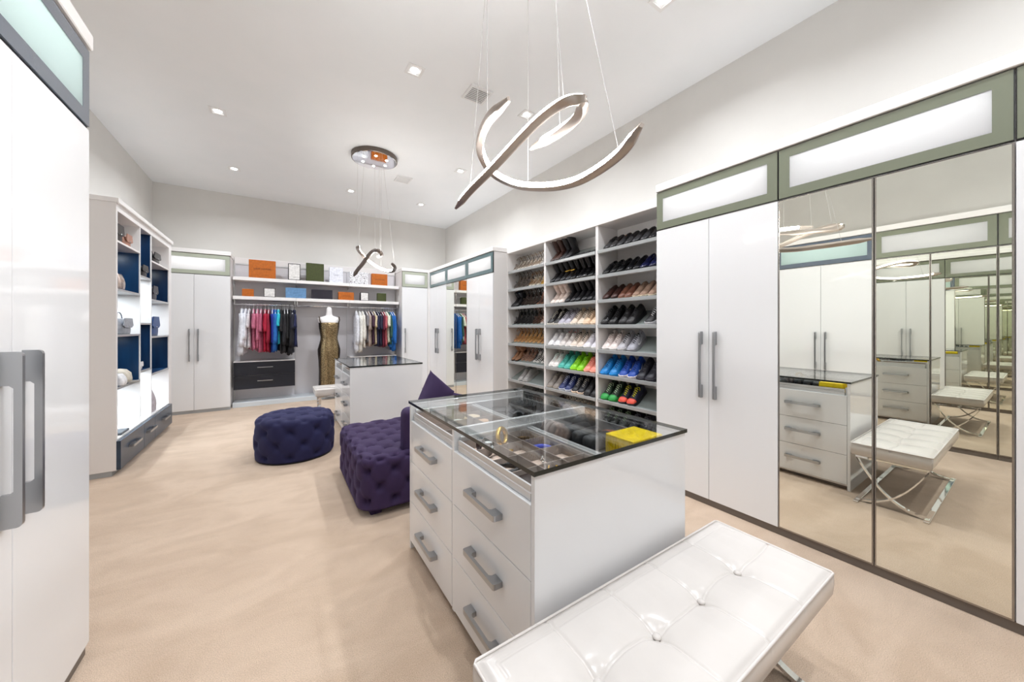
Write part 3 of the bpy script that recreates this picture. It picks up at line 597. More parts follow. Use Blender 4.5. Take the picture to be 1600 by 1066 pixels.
# ---------------------------------------------------------------- blue backed display shelves on the left
def display_unit():
    X0, Y0 = -1.263, 4.805; D = .44; W = 2.045
    t = thing('display_shelf_unit', 'tall white display unit with navy backed and lit white niches at left', 'shelf unit', (X0, Y0, 0), RL)
    th = .018
    xs = [(.035, .695), (.713, 1.105), (1.123, 1.915)]
    zs = [[2.49, 2.197, 1.74, 1.30, .80, .34], [2.49, 1.948, 1.42, .888, .34], [2.49, 2.175, 1.71, 1.26, .81, .34]]
    blue = [[0, 1, 0, 1, 0], [1, 0, 1, 0], [0, 1, 0, 1, 0]]
    obj('side_panel', B(0, .035, 0, D, .05, 2.56, b=.001), M_satin, t); obj('side_panel', B(1.915, W, 0, D, .05, 2.56, b=.001), M_satin, t)
    obj('divider', B(.695, .713, .002, D-.02, .34, 2.49), M_plastic, t); obj('divider', B(1.105, 1.123, .002, D-.02, .34, 2.49), M_plastic, t)
    obj('top_board', B(.035, 1.915, 0, D, 2.49, 2.56, b=.001), M_satin, t)
    obj('crown', B(-.012, W+.012, -.02, D+.015, 2.56, 2.605, b=.003), M_trim, t)
    obj('plinth', B(.01, W-.03, .03, D, 0, .055), M_kickgrey, t)
    Mled = colm(255, 255, 255)
    for c in range(3):
        x0, x1 = xs[c]
        for k in range(len(blue[c])):
            zt, zb = zs[c][k], zs[c][k+1]; nb = blue[c][k]; m = M_navy if nb else M_plastic
            obj('niche_back', B(x0, x1, D-.02, D-.004, zb, zt), m, t)
            if nb:
                obj('niche_side', B(x0, x0+.003, .012, D-.02, zb+.02, zt), m, t); obj('niche_side', B(x1-.003, x1, .012, D-.02, zb+.02, zt), m, t)
            if k < len(blue[c])-1:
                sh = obj('shelf', B(x0, x1, .0, D-.02, zb, zb+.02, b=.001), M_satin if k == 0 and c != 1 else M_alu, t)
                if nb: obj('shelf_liner', B(x0+.002, x1-.002, .012, D-.021, zb+.02, zb+.0215), M_navy, sh)
            top = zt
            cx = (x0+x1)/2
            if not (k == 0 and c != 1):
                pk = obj('puck_lamp', MB().lathe([(.002, -.006), (.026, -.006), (.028, -.0005), (.002, -.0005)], 14, (cx, .2, top)), emit('puck', (.9, .96, 1, 1), 8) if 'puck' not in MATS else MATS['puck'], t)
                L = bpy.data.lights.new('lamp', 'AREA'); L.shape = 'DISK'; L.size = .06; L.energy = NICHE_W*(.22 if nb else 1.0); L.color = (.86, .94, 1)
                o = bpy.data.objects.new('lamp', L); COL.objects.link(o); o.parent = t; o.location = (cx, .24, top-.012)
    obj('bottom_board', B(.035, 1.915, 0, D, .32, .34), M_plastic, t)
    obj('carcass_base', B(.035, 1.915, 0, D-.01, .056, .32), M_slatewood, t)
    for x0, x1 in ((.0, .70), (.703, 1.113), (1.116, 1.93)):
        d = obj('drawer', B(x0, x1, -.03, 0, .056, .325, b=.002), M_slatewood, t)
        obj('handle', ME_HH, M_nickel, d, ((x0+x1)/2, -.03, .215))
display_unit()

# ---------------------------------------------------------------- far wall: open closet
def open_closet():
    t = thing('open_closet', 'open hanging closet with two white shelves and chrome rods on the far wall', 'closet', (-.652, YB, 0), 0)
    W = 2.834; b = [0, .935, 1.852, W]; yf = -.36
    for i in range(3): obj('back_panel', B(b[i]+.002, b[i+1]-.002, -.02, -.001, .08, 2.525), M_panelshade, t)
    obj('top_panel', B(0, W, -.02, -.001, 2.54, 2.648, b=.002), M_satin, t)
    obj('hanging_rail', B(0, W, -.028, -.018, 2.522, 2.543), M_alu, t)
    obj('base', B(0, W, -.41, -.002, 0, .08, b=.002), P('pale_blue_white', C(214, 222, 228), .2), t)
    for i in range(4):
        x = min(max(b[i], .006), W-.006); obj('upright_track', B(x-.006, x+.006, -.034, -.02, .08, 2.522), M_alu, t)
    for z in (2.235, 1.90):
        for i in range(3):
            s = obj('shelf', B(b[i]+.001, b[i+1]-.001, yf, -.022, z-.028, z+.03, b=.003), M_trim, t)
            obj('bracket', MB().prism([(-.03, z-.03), (-.30, z-.03), (-.30, z-.042), (-.03, z-.085)], b[i]+.004, b[i]+.010, 'yz'), M_alu, s)
    for i in range(3):
        r = obj('rod', MB().tube([(b[i]+.01, -.29, 1.79), (b[i+1]-.01, -.29, 1.79)], .014, 12).mesh('rod', True), M_chrome, t)
        for x in (b[i]+.02, b[i+1]-.02): obj('rod_hanger', B(x-.004, x+.004, -.30, -.28, 1.785, 1.872), M_chrome, r)
open_closet()
def drawer_unit(x0, label):
    t = thing('drawer_unit', label, 'drawer unit', (x0, YB-.022, 0), 0, 'hanging two drawer units')
    obj('carcass', B(0, .905, -.36, -.014, .305, .775), M_satin, t); obj('top_board', B(-.002, .907, -.385, -.0, .776, .79, b=.002), M_trim, t)
    for z0, z1 in ((.305, .538), (.542, .775)):
        d = obj('drawer', B(.002, .903, -.38, -.36, z0, z1, b=.0015), M_blackwood, t)
        obj('handle', MB().prism([(0, 0)], 0, 0) if False else handle_h(.23, .02, .035, .012, .014), M_nickel, d, (.45, -.38, (z0+z1)/2+.02))
drawer_unit(-.64, 'two drawer black unit under the clothes left of the gold dress')
drawer_unit(1.21, 'two drawer black unit under the clothes right of the gold dress')

# boxes on the shelves
def gift_box(name, label, x0, x1, z0, z1, col, side=None, dep=.13, text=None, tcol=(40, 26, 16), tsize=.035, border=None, yf=7.76, mat=None, tz=.5):
    w_ = x1-x0; h = z1-z0
    t = thing(name, label, 'box', ((x0+x1)/2, yf, z0), 0, 'gift boxes on the far wall shelves')
    m = mat or colm(*col, .55, 0, 'box_paper'); ms = colm(*(side or col), .55, 0, 'box_paper')
    # standing on edge: tray behind, lid in front
    obj('tray', B(-w_/2+.004, w_/2-.004, .045, dep, 0.002, h-.004, b=.002), ms, t)
    lid = obj('lid', B(-w_/2, w_/2, 0, .05, 0, h, b=.003), ms if border else m, t)
    if border: obj('lid_panel', B(-w_/2+border, w_/2-border, -.002, .002, border, h-border, b=.001), m, lid)
    if text: obj('lettering', text_mesh(text, tsize), colm(*tcol, .5, 0, 'ink'), lid, (0, -.0022 if border else -.0008, h*tz), (PI/2, 0, 0))
    return t
OR = (180, 94, 8); Zs1, Zs2 = 2.2655, 1.9305
gift_box('gift_box', 'largest orange box, leftmost on the upper shelf', -.43, -.035, Zs1, 2.585, OR, (168, 90, 14), text='LOUIS VUITTON', tsize=.034)
gift_box('gift_box', 'upright white box with black sides on the upper shelf', .155, .352, Zs1, 2.57, (226, 224, 222), (26, 22, 24), border=.012, text='CHANEL', tz=.18, tsize=.016)
gift_box('gift_box', 'tall olive green box on the upper shelf', .445, .745, Zs1, 2.61, (60, 68, 26))
gift_box('gift_box', 'plain white upright box on the upper shelf', .84, 1.08, Zs1, 2.565, (224, 226, 236), text='Dior', tcol=(150, 154, 170), tsize=.05)
def doodle():
    m = P('doodle_print', C(236, 236, 240), .5); nt = m.node_tree; n = nt.nodes; l = nt.links; tc = n.new('ShaderNodeTexCoord')
    v = n.new('ShaderNodeTexNoise'); v.inputs['Scale'].default_value = 17; v.inputs['Detail'].default_value = 3; l.new(tc.outputs['Object'], v.inputs[0])
    r = n.new('ShaderNodeValToRGB'); r.color_ramp.interpolation = 'CONSTANT'; e = r.color_ramp.elements
    e[0].position = 0; e[0].color = C(236, 236, 240); e[1].position = .44; e[1].color = C(60, 60, 70)
    a = e.new(.465); a.color = C(236, 236, 240); a = e.new(.56); a.color = C(110, 106, 112); a = e.new(.59); a.color = C(236, 236, 240); a = e.new(.66); a.color = C(70, 50, 56)
    l.new(v.outputs['Fac'], r.inputs[0]); l.new(r.outputs[0], n['Principled BSDF'].inputs['Base Color']); return m
gift_box('gift_box', 'white box with black doodle print on the upper shelf', 1.205, 1.56, Zs1, 2.51, (236, 236, 240), mat=doodle())
gift_box('gift_box', 'orange box at the right end of the upper shelf', 1.63, 1.945, Zs1, 2.505, OR, (168, 90, 14), text='LOUIS VUITTON', tsize=.027)
gift_box('gift_box', 'small orange cube box, leftmost on the lower shelf', -.525, -.36, Zs2, 2.06, OR, dep=.16)
gift_box('gift_box', 'white box with black sides on the left of the lower shelf', -.215, -.04, Zs2, 2.093, (226, 224, 222), (26, 22, 24), border=.01, text='CHANEL', tz=.2, tsize=.014)
gift_box('gift_box', 'light blue box on the lower shelf', .115, .445, Zs2, 2.12, (98, 140, 182), text='GUCCI', tcol=(60, 96, 140), tsize=.026)
gift_box('gift_box', 'black box in the middle of the lower shelf', .535, .895, Zs2, 2.112, (30, 26, 40))
gift_box('gift_box', 'orange box in the middle right of the lower shelf', 1.0, 1.285, Zs2, 2.088, OR, text='LOUIS VUITTON', tsize=.022)
gift_box('gift_box', 'white box with black sides on the right of the lower shelf', 1.408, 1.565, Zs2, 2.1, (226, 224, 222), (26, 22, 24), border=.01, text='CHANEL', tz=.2, tsize=.013)
gift_box('gift_box', 'small olive green box, rightmost on the lower shelf', 1.742, 1.92, Zs2, 2.1, (60, 68, 26), dep=.1)

# ---------------------------------------------------------------- hanging clothes
def hanger_mesh():
    mb = MB()
    hook = [(0, .012*math.cos(a), .075+.018*math.sin(a)+.004) for a in [math.radians(q) for q in range(-60, 211, 30)]]
    mb.tube([(0, 0, .0), (0, 0, .04)]+[(0, .018*math.cos(math.radians(q)), .075+.018*math.sin(math.radians(q))) for q in range(-90, 181, 30)], .0035, 6)
    mb.tube([(0, -.2, -.085), (0, -.12, -.045), (0, 0, .0), (0, .12, -.045), (0, .2, -.085)], .007, 6)
    mb.tube([(0, -.19, -.09), (0, .19, -.09)], .005, 6)
    return mb.mesh('clothes_hanger', True)
ME_HANG = hanger_mesh()
def garment_meshes(seed, L, wid, th, sl):
    rnd = random.Random(seed); n = 30; R = []; ph = [rnd.uniform(0, 6) for _ in range(4)]
    zs = [0, -.012, -.03, -.06, -.10, -.16]+[-.16-(L-.16)*i/9 for i in range(1, 10)]
    for z in zs:
        u = -z/L
        hw = np.interp(-z, [0, .012, .03, .06, .10, .2, L*.55, L], [.045, .06, .11, .165, .195, wid*.9, wid*.86, wid])
        d = np.interp(-z, [0, .03, .1, .3, L], [.016, .018, th*.7, th, th*1.25]); amp = .25+.5*u
        ring = []
        for j in range(n):
            a = 2*PI*j/n
            fold = 1+amp*.55*math.sin(5*a+ph[0]+2*u)+amp*.3*math.sin(9*a+ph[1]-3*u)
            ring.append((d*math.sin(a)*max(.25, fold)+.012*u*math.sin(3*math.cos(a)+ph[2]), hw*math.cos(a)*(1+.04*math.sin(4*u+ph[3])), z-(.02*math.sin(4*a+ph[1])*u if u > .95 else 0)))
        R.append(ring)
    body = MB().rings(R).mesh('body', True)
    sm = []
    for s in (-1, 1):
        R = []
        for i in range(8):
            q = i/7; c = Vector((.004*math.sin(5*q+ph[0]), s*(.185+.03*q), -.085-sl*q)); r1 = .05+.02*q; r2 = th*(.75+.3*q)
            R.append([(c.x+r2*math.sin(2*PI*j/12)*(1+.3*math.sin(3*2*PI*j/12+4*q)), c.y+r1*math.cos(2*PI*j/12), c.z) for j in range(12)])
        sm.append(MB().rings(R).mesh('sleeve', True))
    return body, sm
RODY, RODZ = YB-.29, 1.79
GV = [garment_meshes(k, L, w_, th, sl) for k, (L, w_, th, sl) in enumerate([(.74, .23, .026, .50), (.68, .22, .028, .24), (.78, .25, .03, .55), (.60, .22, .026, .22), (.72, .24, .032, .30)])]
def garment(name, label, x, col, var, side, hang=(236, 236, 238), rough=.75):
    g = GV[var]
    h = obj('clothes_hanger', ME_HANG, colm(*hang, .4, 0, 'hanger'), None, (x, RODY, RODZ-.075)); tag(h, 'slim hanger of the '+label, 'hanger', 'clothes hangers on the rods')
    t = thing(name, label, 'clothes', (x, RODY, RODZ-.082), random.uniform(-.05, .05), 'clothes hanging on the '+side+' rod')
    t.scale = (random.uniform(.95, 1.25), random.uniform(.92, 1.05), random.uniform(.9, 1.06)); m = colm(*col, rough, 0, 'fabric'); obj('body', g[0], m, t)
    for s in g[1]: obj('sleeve', s, m, t)
WH, RO, CR, TE, BK, NV = (226, 228, 236), (186, 104, 130), (168, 16, 52), (40, 178, 196), (18, 18, 24), (20, 24, 62)
lst = [('white blouse, leftmost on the left rod', -.50, WH, 2), ('white shirt, second on the left rod', -.445, WH, 0), ('off white top beside the pink blouses', -.395, (214, 210, 214), 1),
       ('dusty pink blouse, first of the pinks', -.335, RO, 1), ('dusty pink ruffled blouse, middle of the pinks', -.28, (196, 112, 138), 0), ('rose blouse, third of the pinks', -.225, (176, 92, 118), 4),
       ('crimson blouse beside the pink ones', -.165, CR, 4), ('dark red blouse between crimson and blue', -.112, (142, 14, 44), 0), ('royal blue top between red and teal', -.055, (32, 48, 152), 0),
       ('blue shirt hanging low beside the teal top', -.01, (30, 100, 178), 2), ('teal satin blouse on the left rod', .035, TE, 1), ('black blouse next to the teal one', .085, BK, 4), ('black jacket, second of the blacks', .13, (22, 20, 26), 2),
       ('black shirt, third of the blacks', .175, (16, 16, 20), 0), ('black top, fourth of the blacks', .215, BK, 2), ('dark navy top at the right of the blacks', .25, (22, 24, 40), 4)]
for d, x, c, v in lst: garment('blouse', d, x-.03, c, v, 'left', (20, 20, 22) if c == BK else (236, 236, 238))
garment('blouse', 'navy jacket hanging apart at the right end of the left rod', .262, (22, 30, 74), 1, 'left', (20, 20, 22))
lst = [('white shirt, leftmost on the right rod', 1.335, WH, 2), ('cream white blouse, second on the right rod', 1.40, (232, 230, 224), 2), ('ivory blouse in front of the grey shirt', 1.455, (226, 222, 214), 0), ('grey shirt on the right rod', 1.52, (128, 124, 128), 1), ('taupe blouse on the right rod', 1.57, (166, 148, 138), 4),
       ('dark plum blouse on the right rod', 1.625, (62, 34, 56), 1), ('beige top on the right rod', 1.68, (206, 188, 156), 1), ('navy top on the right rod', 1.735, (20, 22, 58), 4), ('dark navy shirt beside the maroon one', 1.78, (24, 26, 52), 4), ('maroon blouse on the right rod', 1.83, (98, 18, 46), 4),
       ('dusty rose blouse on the right rod', 1.88, (182, 92, 100), 1), ('pale mint blouse on the right rod', 1.93, (218, 224, 206), 1), ('dark green shirt on the right rod', 1.975, (44, 84, 72), 0), ('cobalt blue shirt, second from right on the right rod', 2.02, (26, 104, 178), 2), ('bright blue shirt, rightmost on the right rod', 2.065, (20, 96, 176), 2)]
for d, x, c, v in lst: garment('blouse', d, x, c, v, 'right')

# ---------------------------------------------------------------- dress form with gold dress
def dress_form():
    t = thing('dress_form', 'white dress form wearing a long gold sequin gown between the hanging clothes', 'mannequin', (.83, 7.72, .08), 0)
    n = 28
    def ring(z, a, b): return [(a*math.cos(2*PI*j/n), b*math.sin(2*PI*j/n), z-.08) for j in range(n)]
    tor = [(1.30, .14, .10), (1.40, .165, .115), (1.47, .18, .11), (1.52, .19, .095), (1.555, .196, .08), (1.575, .17, .07), (1.592, .11, .062), (1.605, .068, .056), (1.63, .055, .052), (1.69, .050, .05), (1.74, .047, .047), (1.765, .034, .034), (1.775, .012, .012)]
    obj('torso', MB().rings([ring(*q) for q in tor]).mesh('torso', True), M_mann, t)
    obj('stand', MB().tube([(0, 0, .0), (0, 0, 1.3)], .014, 10), M_chrome, t); obj('stand_base', MB().lathe([(.01, .0), (.16, .0), (.16, .008), (.02, .018), (.015, .03)], 24), M_chrome, t)
    dr = [(.22, .185, .15), (.35, .18, .145), (.55, .178, .14), (.75, .185, .14), (.88, .198, .145), (.96, .198, .145), (1.06, .172, .13), (1.14, .152, .118), (1.2, .15, .115), (1.3, .165, .125), (1.38, .178, .135), (1.44, .18, .13), (1.47, .184, .122), (1.475, .17, .11)]
    R = []
    for z, a, b in dr:
        r = ring(z, a, b)
        if z < .8: r = [(x*(1+.03*math.sin(11*math.atan2(y, x))*(.8-z)), y*(1+.03*math.sin(11*math.atan2(y, x))*(.8-z)), q) for x, y, q in r]
        R.append(r)
    m = P('gold_sequins', C(168, 140, 92), .24, .85); nt = m.node_tree; N = nt.nodes; l = nt.links; bs = N['Principled BSDF']; tc = N.new('ShaderNodeTexCoord')
    v = N.new('ShaderNodeTexVoronoi'); v.inputs['Scale'].default_value = 130; l.new(tc.outputs['Object'], v.inputs['Vector'])
    r = N.new('ShaderNodeValToRGB'); r.color_ramp.elements[0].color = C(74, 58, 38); r.color_ramp.elements[1].color = C(186, 164, 124); sp = N.new('ShaderNodeSeparateColor'); l.new(v.outputs['Color'], sp.inputs[0]); l.new(sp.outputs[0], r.inputs[0])
    # dark side panels of the gown: by distance from its centre front
    sx = N.new('ShaderNodeSeparateXYZ'); l.new(tc.outputs['Object'], sx.inputs[0]); ab = N.new('ShaderNodeMath'); ab.operation = 'ABSOLUTE'; l.new(sx.outputs[0], ab.inputs[0])
    rr = N.new('ShaderNodeValToRGB'); rr.color_ramp.elements[0].position = .135; rr.color_ramp.elements[1].position = .16; l.new(ab.outputs[0], rr.inputs[0])
    mx = N.new('ShaderNodeMixRGB'); l.new(rr.outputs[0], mx.inputs[0]); l.new(r.outputs[0], mx.inputs[1]); mx.inputs[2].default_value = C(58, 50, 46)
    l.new(mx.outputs[0], bs.inputs['Base Color'])
    bp = N.new('ShaderNodeBump'); bp.inputs['Strength'].default_value = .6; bp.inputs['Distance'].default_value = .004; l.new(v.outputs['Color'], bp.inputs['Height']); l.new(bp.outputs[0], bs.inputs['Normal'])
    d = obj('gown', MB().rings(R, cap=False).mesh('gown', True), m, t)
    for s in (-1, 1): obj('shoulder_strap', MB().tube([(s*.155, -.095, 1.385), (s*.172, -.085, 1.45), (s*.17, -.04, 1.50), (s*.168, .04, 1.50), (s*.165, .09, 1.40)], .012, 6).mesh('shoulder_strap', True), colm(70, 58, 48), d)
dress_form()

# ---------------------------------------------------------------- islands
IW, IL, IH = .868, 1.311, .928     # X, Y, height
def island(label, loc):
    t = thing('dresser_island', label, 'island', loc, 0, 'white dresser islands'); mid = .648; th = .02
    zt = IH-.016
    for y in (0, IL-th): obj('end_panel', B(0, IW, y, y+th, 0.0, zt, b=.0015), M_white, t)
    obj('partition', B(.002, IW-.002, mid-.011, mid+.011, .04, zt, b=.001), M_white, t)
    obj('bottom', B(.03, IW-.03, th, IL-th, .03, .048), M_satin, t); obj('plinth', B(.05, IW-.05, th, IL-th, 0, .03), M_kick, t)
    obj('centre_wall', B(IW/2-.009, IW/2+.009, th, IL-th, .048, .79), M_satin, t)
    obj('tray_deck', B(.02, IW-.02, th, IL-th, .79, .80), M_satin, t)
    cols = ((th+.002, mid-.013), (mid+.013, IL-th-.002))
    zr = ((.052, .301), (.304, .553), (.556, .808))
    for s in (0, 1):
        for (y0, y1) in cols:
            for z0, z1 in zr:
                x0, x1 = (0, .02) if s == 0 else (IW-.02, IW)
                d = obj('drawer', B(x0, x1, y0, y1, z0, z1, b=.0015), M_white, t)
                obj('handle', ME_HH, M_nickel, d, (0 if s == 0 else IW, (y0+y1)/2, z0+.135), (0, 0, -PI/2 if s == 0 else PI/2))
    # shallow display trays under the glass: left ones compartmented, right ones open
    for ci, (y0, y1) in enumerate(cols):
        tl = obj('display_tray', B(.03, .412, y0+.02, y1-.02, .802, .808), M_feltlt, t)
        mb = MB().prism([(.016, .808), (.014, .812), (.014, .834), (.017, .837), (.017, .841), (.014, .844), (.014, .862), (.022, .862), (.022, .808)], y0+.018, y1-.018, 'xz'); obj('tray_front', mb, M_alu, tl)
        mb = MB(); nx, ny = 3, 4; xa, xb, ya, yb = .03, .408, y0+.022, y1-.022
        for i in range(nx+1): x = xa+(xb-xa)*i/nx; mb.box(x-.002, x+.002, ya, yb, .808, .853)
        for j in range(ny+1): y = ya+(yb-ya)*j/ny; mb.box(xa, xb, y-.002, y+.002, .808, .8525)
        obj('felt_divider', mb, M_felt, tl)
        mb = MB().box(.414, .430, y0+.018, y1-.018, .802, .862, .002).box(.436, .452, y0+.018, y1-.018, .802, .862, .002); obj('tray_rail', mb, M_alu, tl)
        tr = obj('display_tray', B(.455, IW-.03, y0+.02, y1-.02, .802, .808), M_feltdk, t)
        mb = MB().prism([(IW-.016, .808), (IW-.014, .812), (IW-.014, .834), (IW-.017, .837), (IW-.017, .841), (IW-.014, .844), (IW-.014, .862), (IW-.022, .862), (IW-.022, .808)], y0+.018, y1-.018, 'xz'); obj('tray_front', mb, M_alu, tr)
        for y in (y0+.001, y1-.017):
            yy = y+.008; s = obj('tray_side', MB().prism([(y, .802), (y, .868)]+[(yy+.008*math.cos(a), .868+.008*math.sin(a)) for a in (2.4, 1.57, .7)]+[(y+.016, .868), (y+.016, .802)], .03, IW-.03, 'yz'), M_alu, t)
    # glass top: clear faces, dark polished edge
    g = MB(); b = .003; x0, x1, y0, y1, z0, z1 = -.006, IW+.006, -.006, IL+.006, zt, IH
    v = [(x, y, z) for z in (z0, z1) for x, y in ((x0, y0), (x1, y0), (x1, y1), (x0, y1))]
    me = mk('glass_top', v, [(3, 2, 1, 0), (4, 5, 6, 7), (0, 1, 5, 4), (1, 2, 6, 5), (2, 3, 7, 6), (3, 0, 4, 7)])
    me.materials.append(M_glass); me.materials.append(M_glassedge)
    for p in me.polygons: p.material_index = 0 if abs(p.normal.z) > .5 else 1
    o = bpy.data.objects.new('glass_top', me); COL.objects.link(o); o.parent = t
    return t
IX, IY = .697, .922
isl = island('white lacquer dresser island with glass top showing jewellery, nearest the camera', (IX, IY, 0))
dup(isl, 'white dresser island with glass top farther back, in front of the gold gown', (.705, 4.52, 0))

# things in the near island's trays (z of the felt: .808)
def small(name, label, cat, mb, mat, loc, rot=(0, 0, 0), smooth=True, group='accessories under the island glass'):
    o = obj(name, mb.mesh(name, smooth), mat, None, loc, rot); return tag(o, label, cat, group)
ZF = .8085
def ring_pts(r, z, n=20): return [(r*math.cos(2*PI*i/n), r*math.sin(2*PI*i/n), z) for i in range(n)]
M_dkleather = colm(52, 42, 40, .35, 0, 'leather'); M_brleather = colm(176, 104, 70, .5, 0, 'leather'); M_greycase = colm(112, 104, 102, .6, 0, 'case'); M_blkcase = colm(34, 36, 40, .4, 0, 'case')
small('wallet', 'dark brown leather wallet at the near corner of the jewellery tray', 'wallet', MB().box(-.055, .055, -.05, .05, 0, .025, .006), M_dkleather, (.785, 1.075, ZF), (0, .0, .2), False)
def bracelet(label, r, w_, mat, loc, rot=(0, 0, 0)): 
    return small('bracelet', label, 'bracelet', MB().tube(ring_pts(r, 0), w_, 8, closed=True), mat, loc, rot)
bracelet('bright blue bangle lying in the jewellery tray', .044, .011, colm(48, 72, 190, .3, 0, 'enamel'), (1.04, 1.315, ZF+.012))
bracelet('black leather bracelet with silver clasp at the front of the jewellery tray', .042, .011, colm(26, 22, 22, .4, 0, 'leather'), (.785, 1.215, ZF+.013))
bracelet('dark bronze bracelet in the back compartment of the jewellery tray', .042, .010, colm(70, 52, 26, .3, .8, 'bronze'), (1.04, 1.47, ZF+.012))
bracelet('gold cuff standing upright in the jewellery tray', .038, .012, M_gold, (.915, 1.475, ZF+.052), (1.35, 0, .5))
bracelet('gold bangle lying below the upright gold cuff', .030, .007, M_gold, (.905, 1.42, ZF+.009))
def watch(label, loc, rz, band, face):
    t = thing('wrist_watch', label, 'watch', loc, rz, 'accessories under the island glass')
    obj('strap', MB().rings([[(x*1.0, .034*math.cos(a), .030+.028*math.sin(a)) for x in (-.009, .009)]+[(x, .031*math.cos(a), .030+.025*math.sin(a)) for x in (.009, -.009)] for a in [2*PI*i/20 for i in range(20)]], closed=True), band, t)
    c = obj('case', MB().tube([(0, 0, .055), (0, 0, .066)], .019, 18), M_chrome, t); obj('dial', MB().tube([(0, 0, .0662), (0, 0, .067)], .015, 18), face, c)
watch('steel watch with white dial in the jewellery tray beside the aluminium front', (.795, 1.40, ZF), .4, M_chrome, M_plastic)
watch('dark watch in the jewellery tray next to the steel watch', (.79, 1.47, ZF), -.2, colm(60, 40, 40, .4, 0, 'leather'), M_blkcase)
for i, (x, y) in enumerate([(.92, 1.26), (.95, 1.20), (.91, 1.11), (.935, 1.09)]):
    small('finger_ring', ['gold ring in the middle of the jewellery tray', 'silver ring beside the blue bangle', 'gold ring near the wallet', 'thin gold ring close to the near glass edge'][i], 'ring', MB().tube(ring_pts(.012, 0, 14), .0035, 6, closed=True).ball((.0, .013, .0), .006), M_gold if i != 1 else M_chrome, (x, y, ZF+.016), (PI/2, 0, .4*i))
for i in range(3):
    small('round_case', ['grey round velvet case, left of three standing in the right tray', 'grey round velvet case, middle of three standing in the right tray', 'grey round velvet case, right of three beside the black cases'][i], 'case', MB().lathe([(.002, -.014), (.04, -.014), (.046, -.008), (.046, .008), (.04, .014), (.002, .014)], 22), M_greycase, (1.20+.0*i, 1.475-.036*i, ZF+.047), (PI/2, 0, .15))
for i in range(3):
    small('glasses_case', ['black rectangular glasses case, left of three in the right tray', 'black rectangular glasses case, middle of three in the right tray', 'black glasses case next to the yellow box'][i], 'case', MB().box(-.09, .09, -.032, .032, 0, .085-.006*i, .016), M_blkcase, (1.29, 1.335-.072*i+.01, ZF), (0, 0, .05))
small('cap', 'black rounded cap at the back of the right tray', 'cap', MB().lathe([(.075, 0), (.085, .03), (.078, .06), (.05, .085), (.015, .092), (.002, .092)], 22, sy=.55), M_blkcase, (1.455, 1.46, ZF))
small('leather_belt', 'coiled tan leather belt behind the black cases', 'belt', MB().rings([[(.045*math.cos(a), .045*math.sin(a), 0), (.041*math.cos(a), .041*math.sin(a), 0), (.041*math.cos(a), .041*math.sin(a), .035), (.045*math.cos(a), .045*math.sin(a), .035)] for a in [2*PI*i/24 for i in range(24)]], closed=True), M_brleather, (1.46, 1.27, ZF))
yb = thing('yellow_box', 'bright yellow ribbed jewellery box at the near right of the island', 'box', (1.39, 1.07, ZF), .0, None)
M_yel = colm(250, 214, 10, .45, 0, 'card')
obj('tray', B(-.10, .10, -.075, .075, 0, .05, b=.002), M_yel, yb); obj('lid', B(-.104, .104, -.079, .079, .05, .090, b=.003), M_yel, yb)
mb = MB()
for i in range(14):
    x = -.094+i*.0145; mb.box(x, x+.006, -.081, -.078, .004, .088); mb.box(x, x+.006, .078, .081, .004, .088)
for i in range(10):
    y = -.07+i*.0155; mb.box(-.1065, -.1035, y, y+.006, .004, .088)
obj('rib', mb, M_yel, yb)
# far column
GCL = ['gold chain heaped at the aluminium front of the far tray', 'gold chain behind the front heap in the far tray', 'farthest gold chain along the front row of the far tray', 'gold chain nearest the white partition in the far tray', 'gold chain in the middle row next to the partition, far tray', 'gold chain at the centre of the far jewellery tray', 'gold chain in the middle row beside the grey pouch', 'gold chain by the double rail next to the partition', 'gold chain by the double rail beside the blush pouch']
for i in range(9):
    x, y = [(.77, 1.70), (.79, 1.74), (.765, 1.80), (.80, 1.66), (.90, 1.70), (.93, 1.75), (.91, 1.82), (1.03, 1.72), (1.02, 1.80)][i]
    small('gold_chain', GCL[i], 'chain', MB().tube([((.026+.004*math.sin(7*a+i))*math.cos(a), (.026+.004*math.cos(5*a))*math.sin(a), .003*math.sin(3*a)+.004) for a in [2*PI*j/24 for j in range(24)]], .006, 6, closed=True), M_gold, (x, y, ZF+.003), (0, 0, i), group='gold chains heaped in the far jewellery tray')
for i, (x, y, a, b_, h) in enumerate([(.90, 1.96, .05, .04, .03), (1.02, 2.0, .055, .045, .035), (1.03, 1.90, .05, .04, .03)]):
    small('jewellery_pouch', ['pale grey pouch in the far jewellery tray, leftmost', 'cream pouch in the far jewellery tray, farthest back', 'blush pouch in the far tray beside gold chains'][i], 'pouch', MB().lathe([(.002, 0), (.8, 0), (1, .3), (.9, .75), (.4, 1), (.002, 1)], 16), [colm(200, 208, 200), colm(226, 206, 176), colm(226, 190, 160)][i], (x, y, ZF)).scale = (a, b_, h)
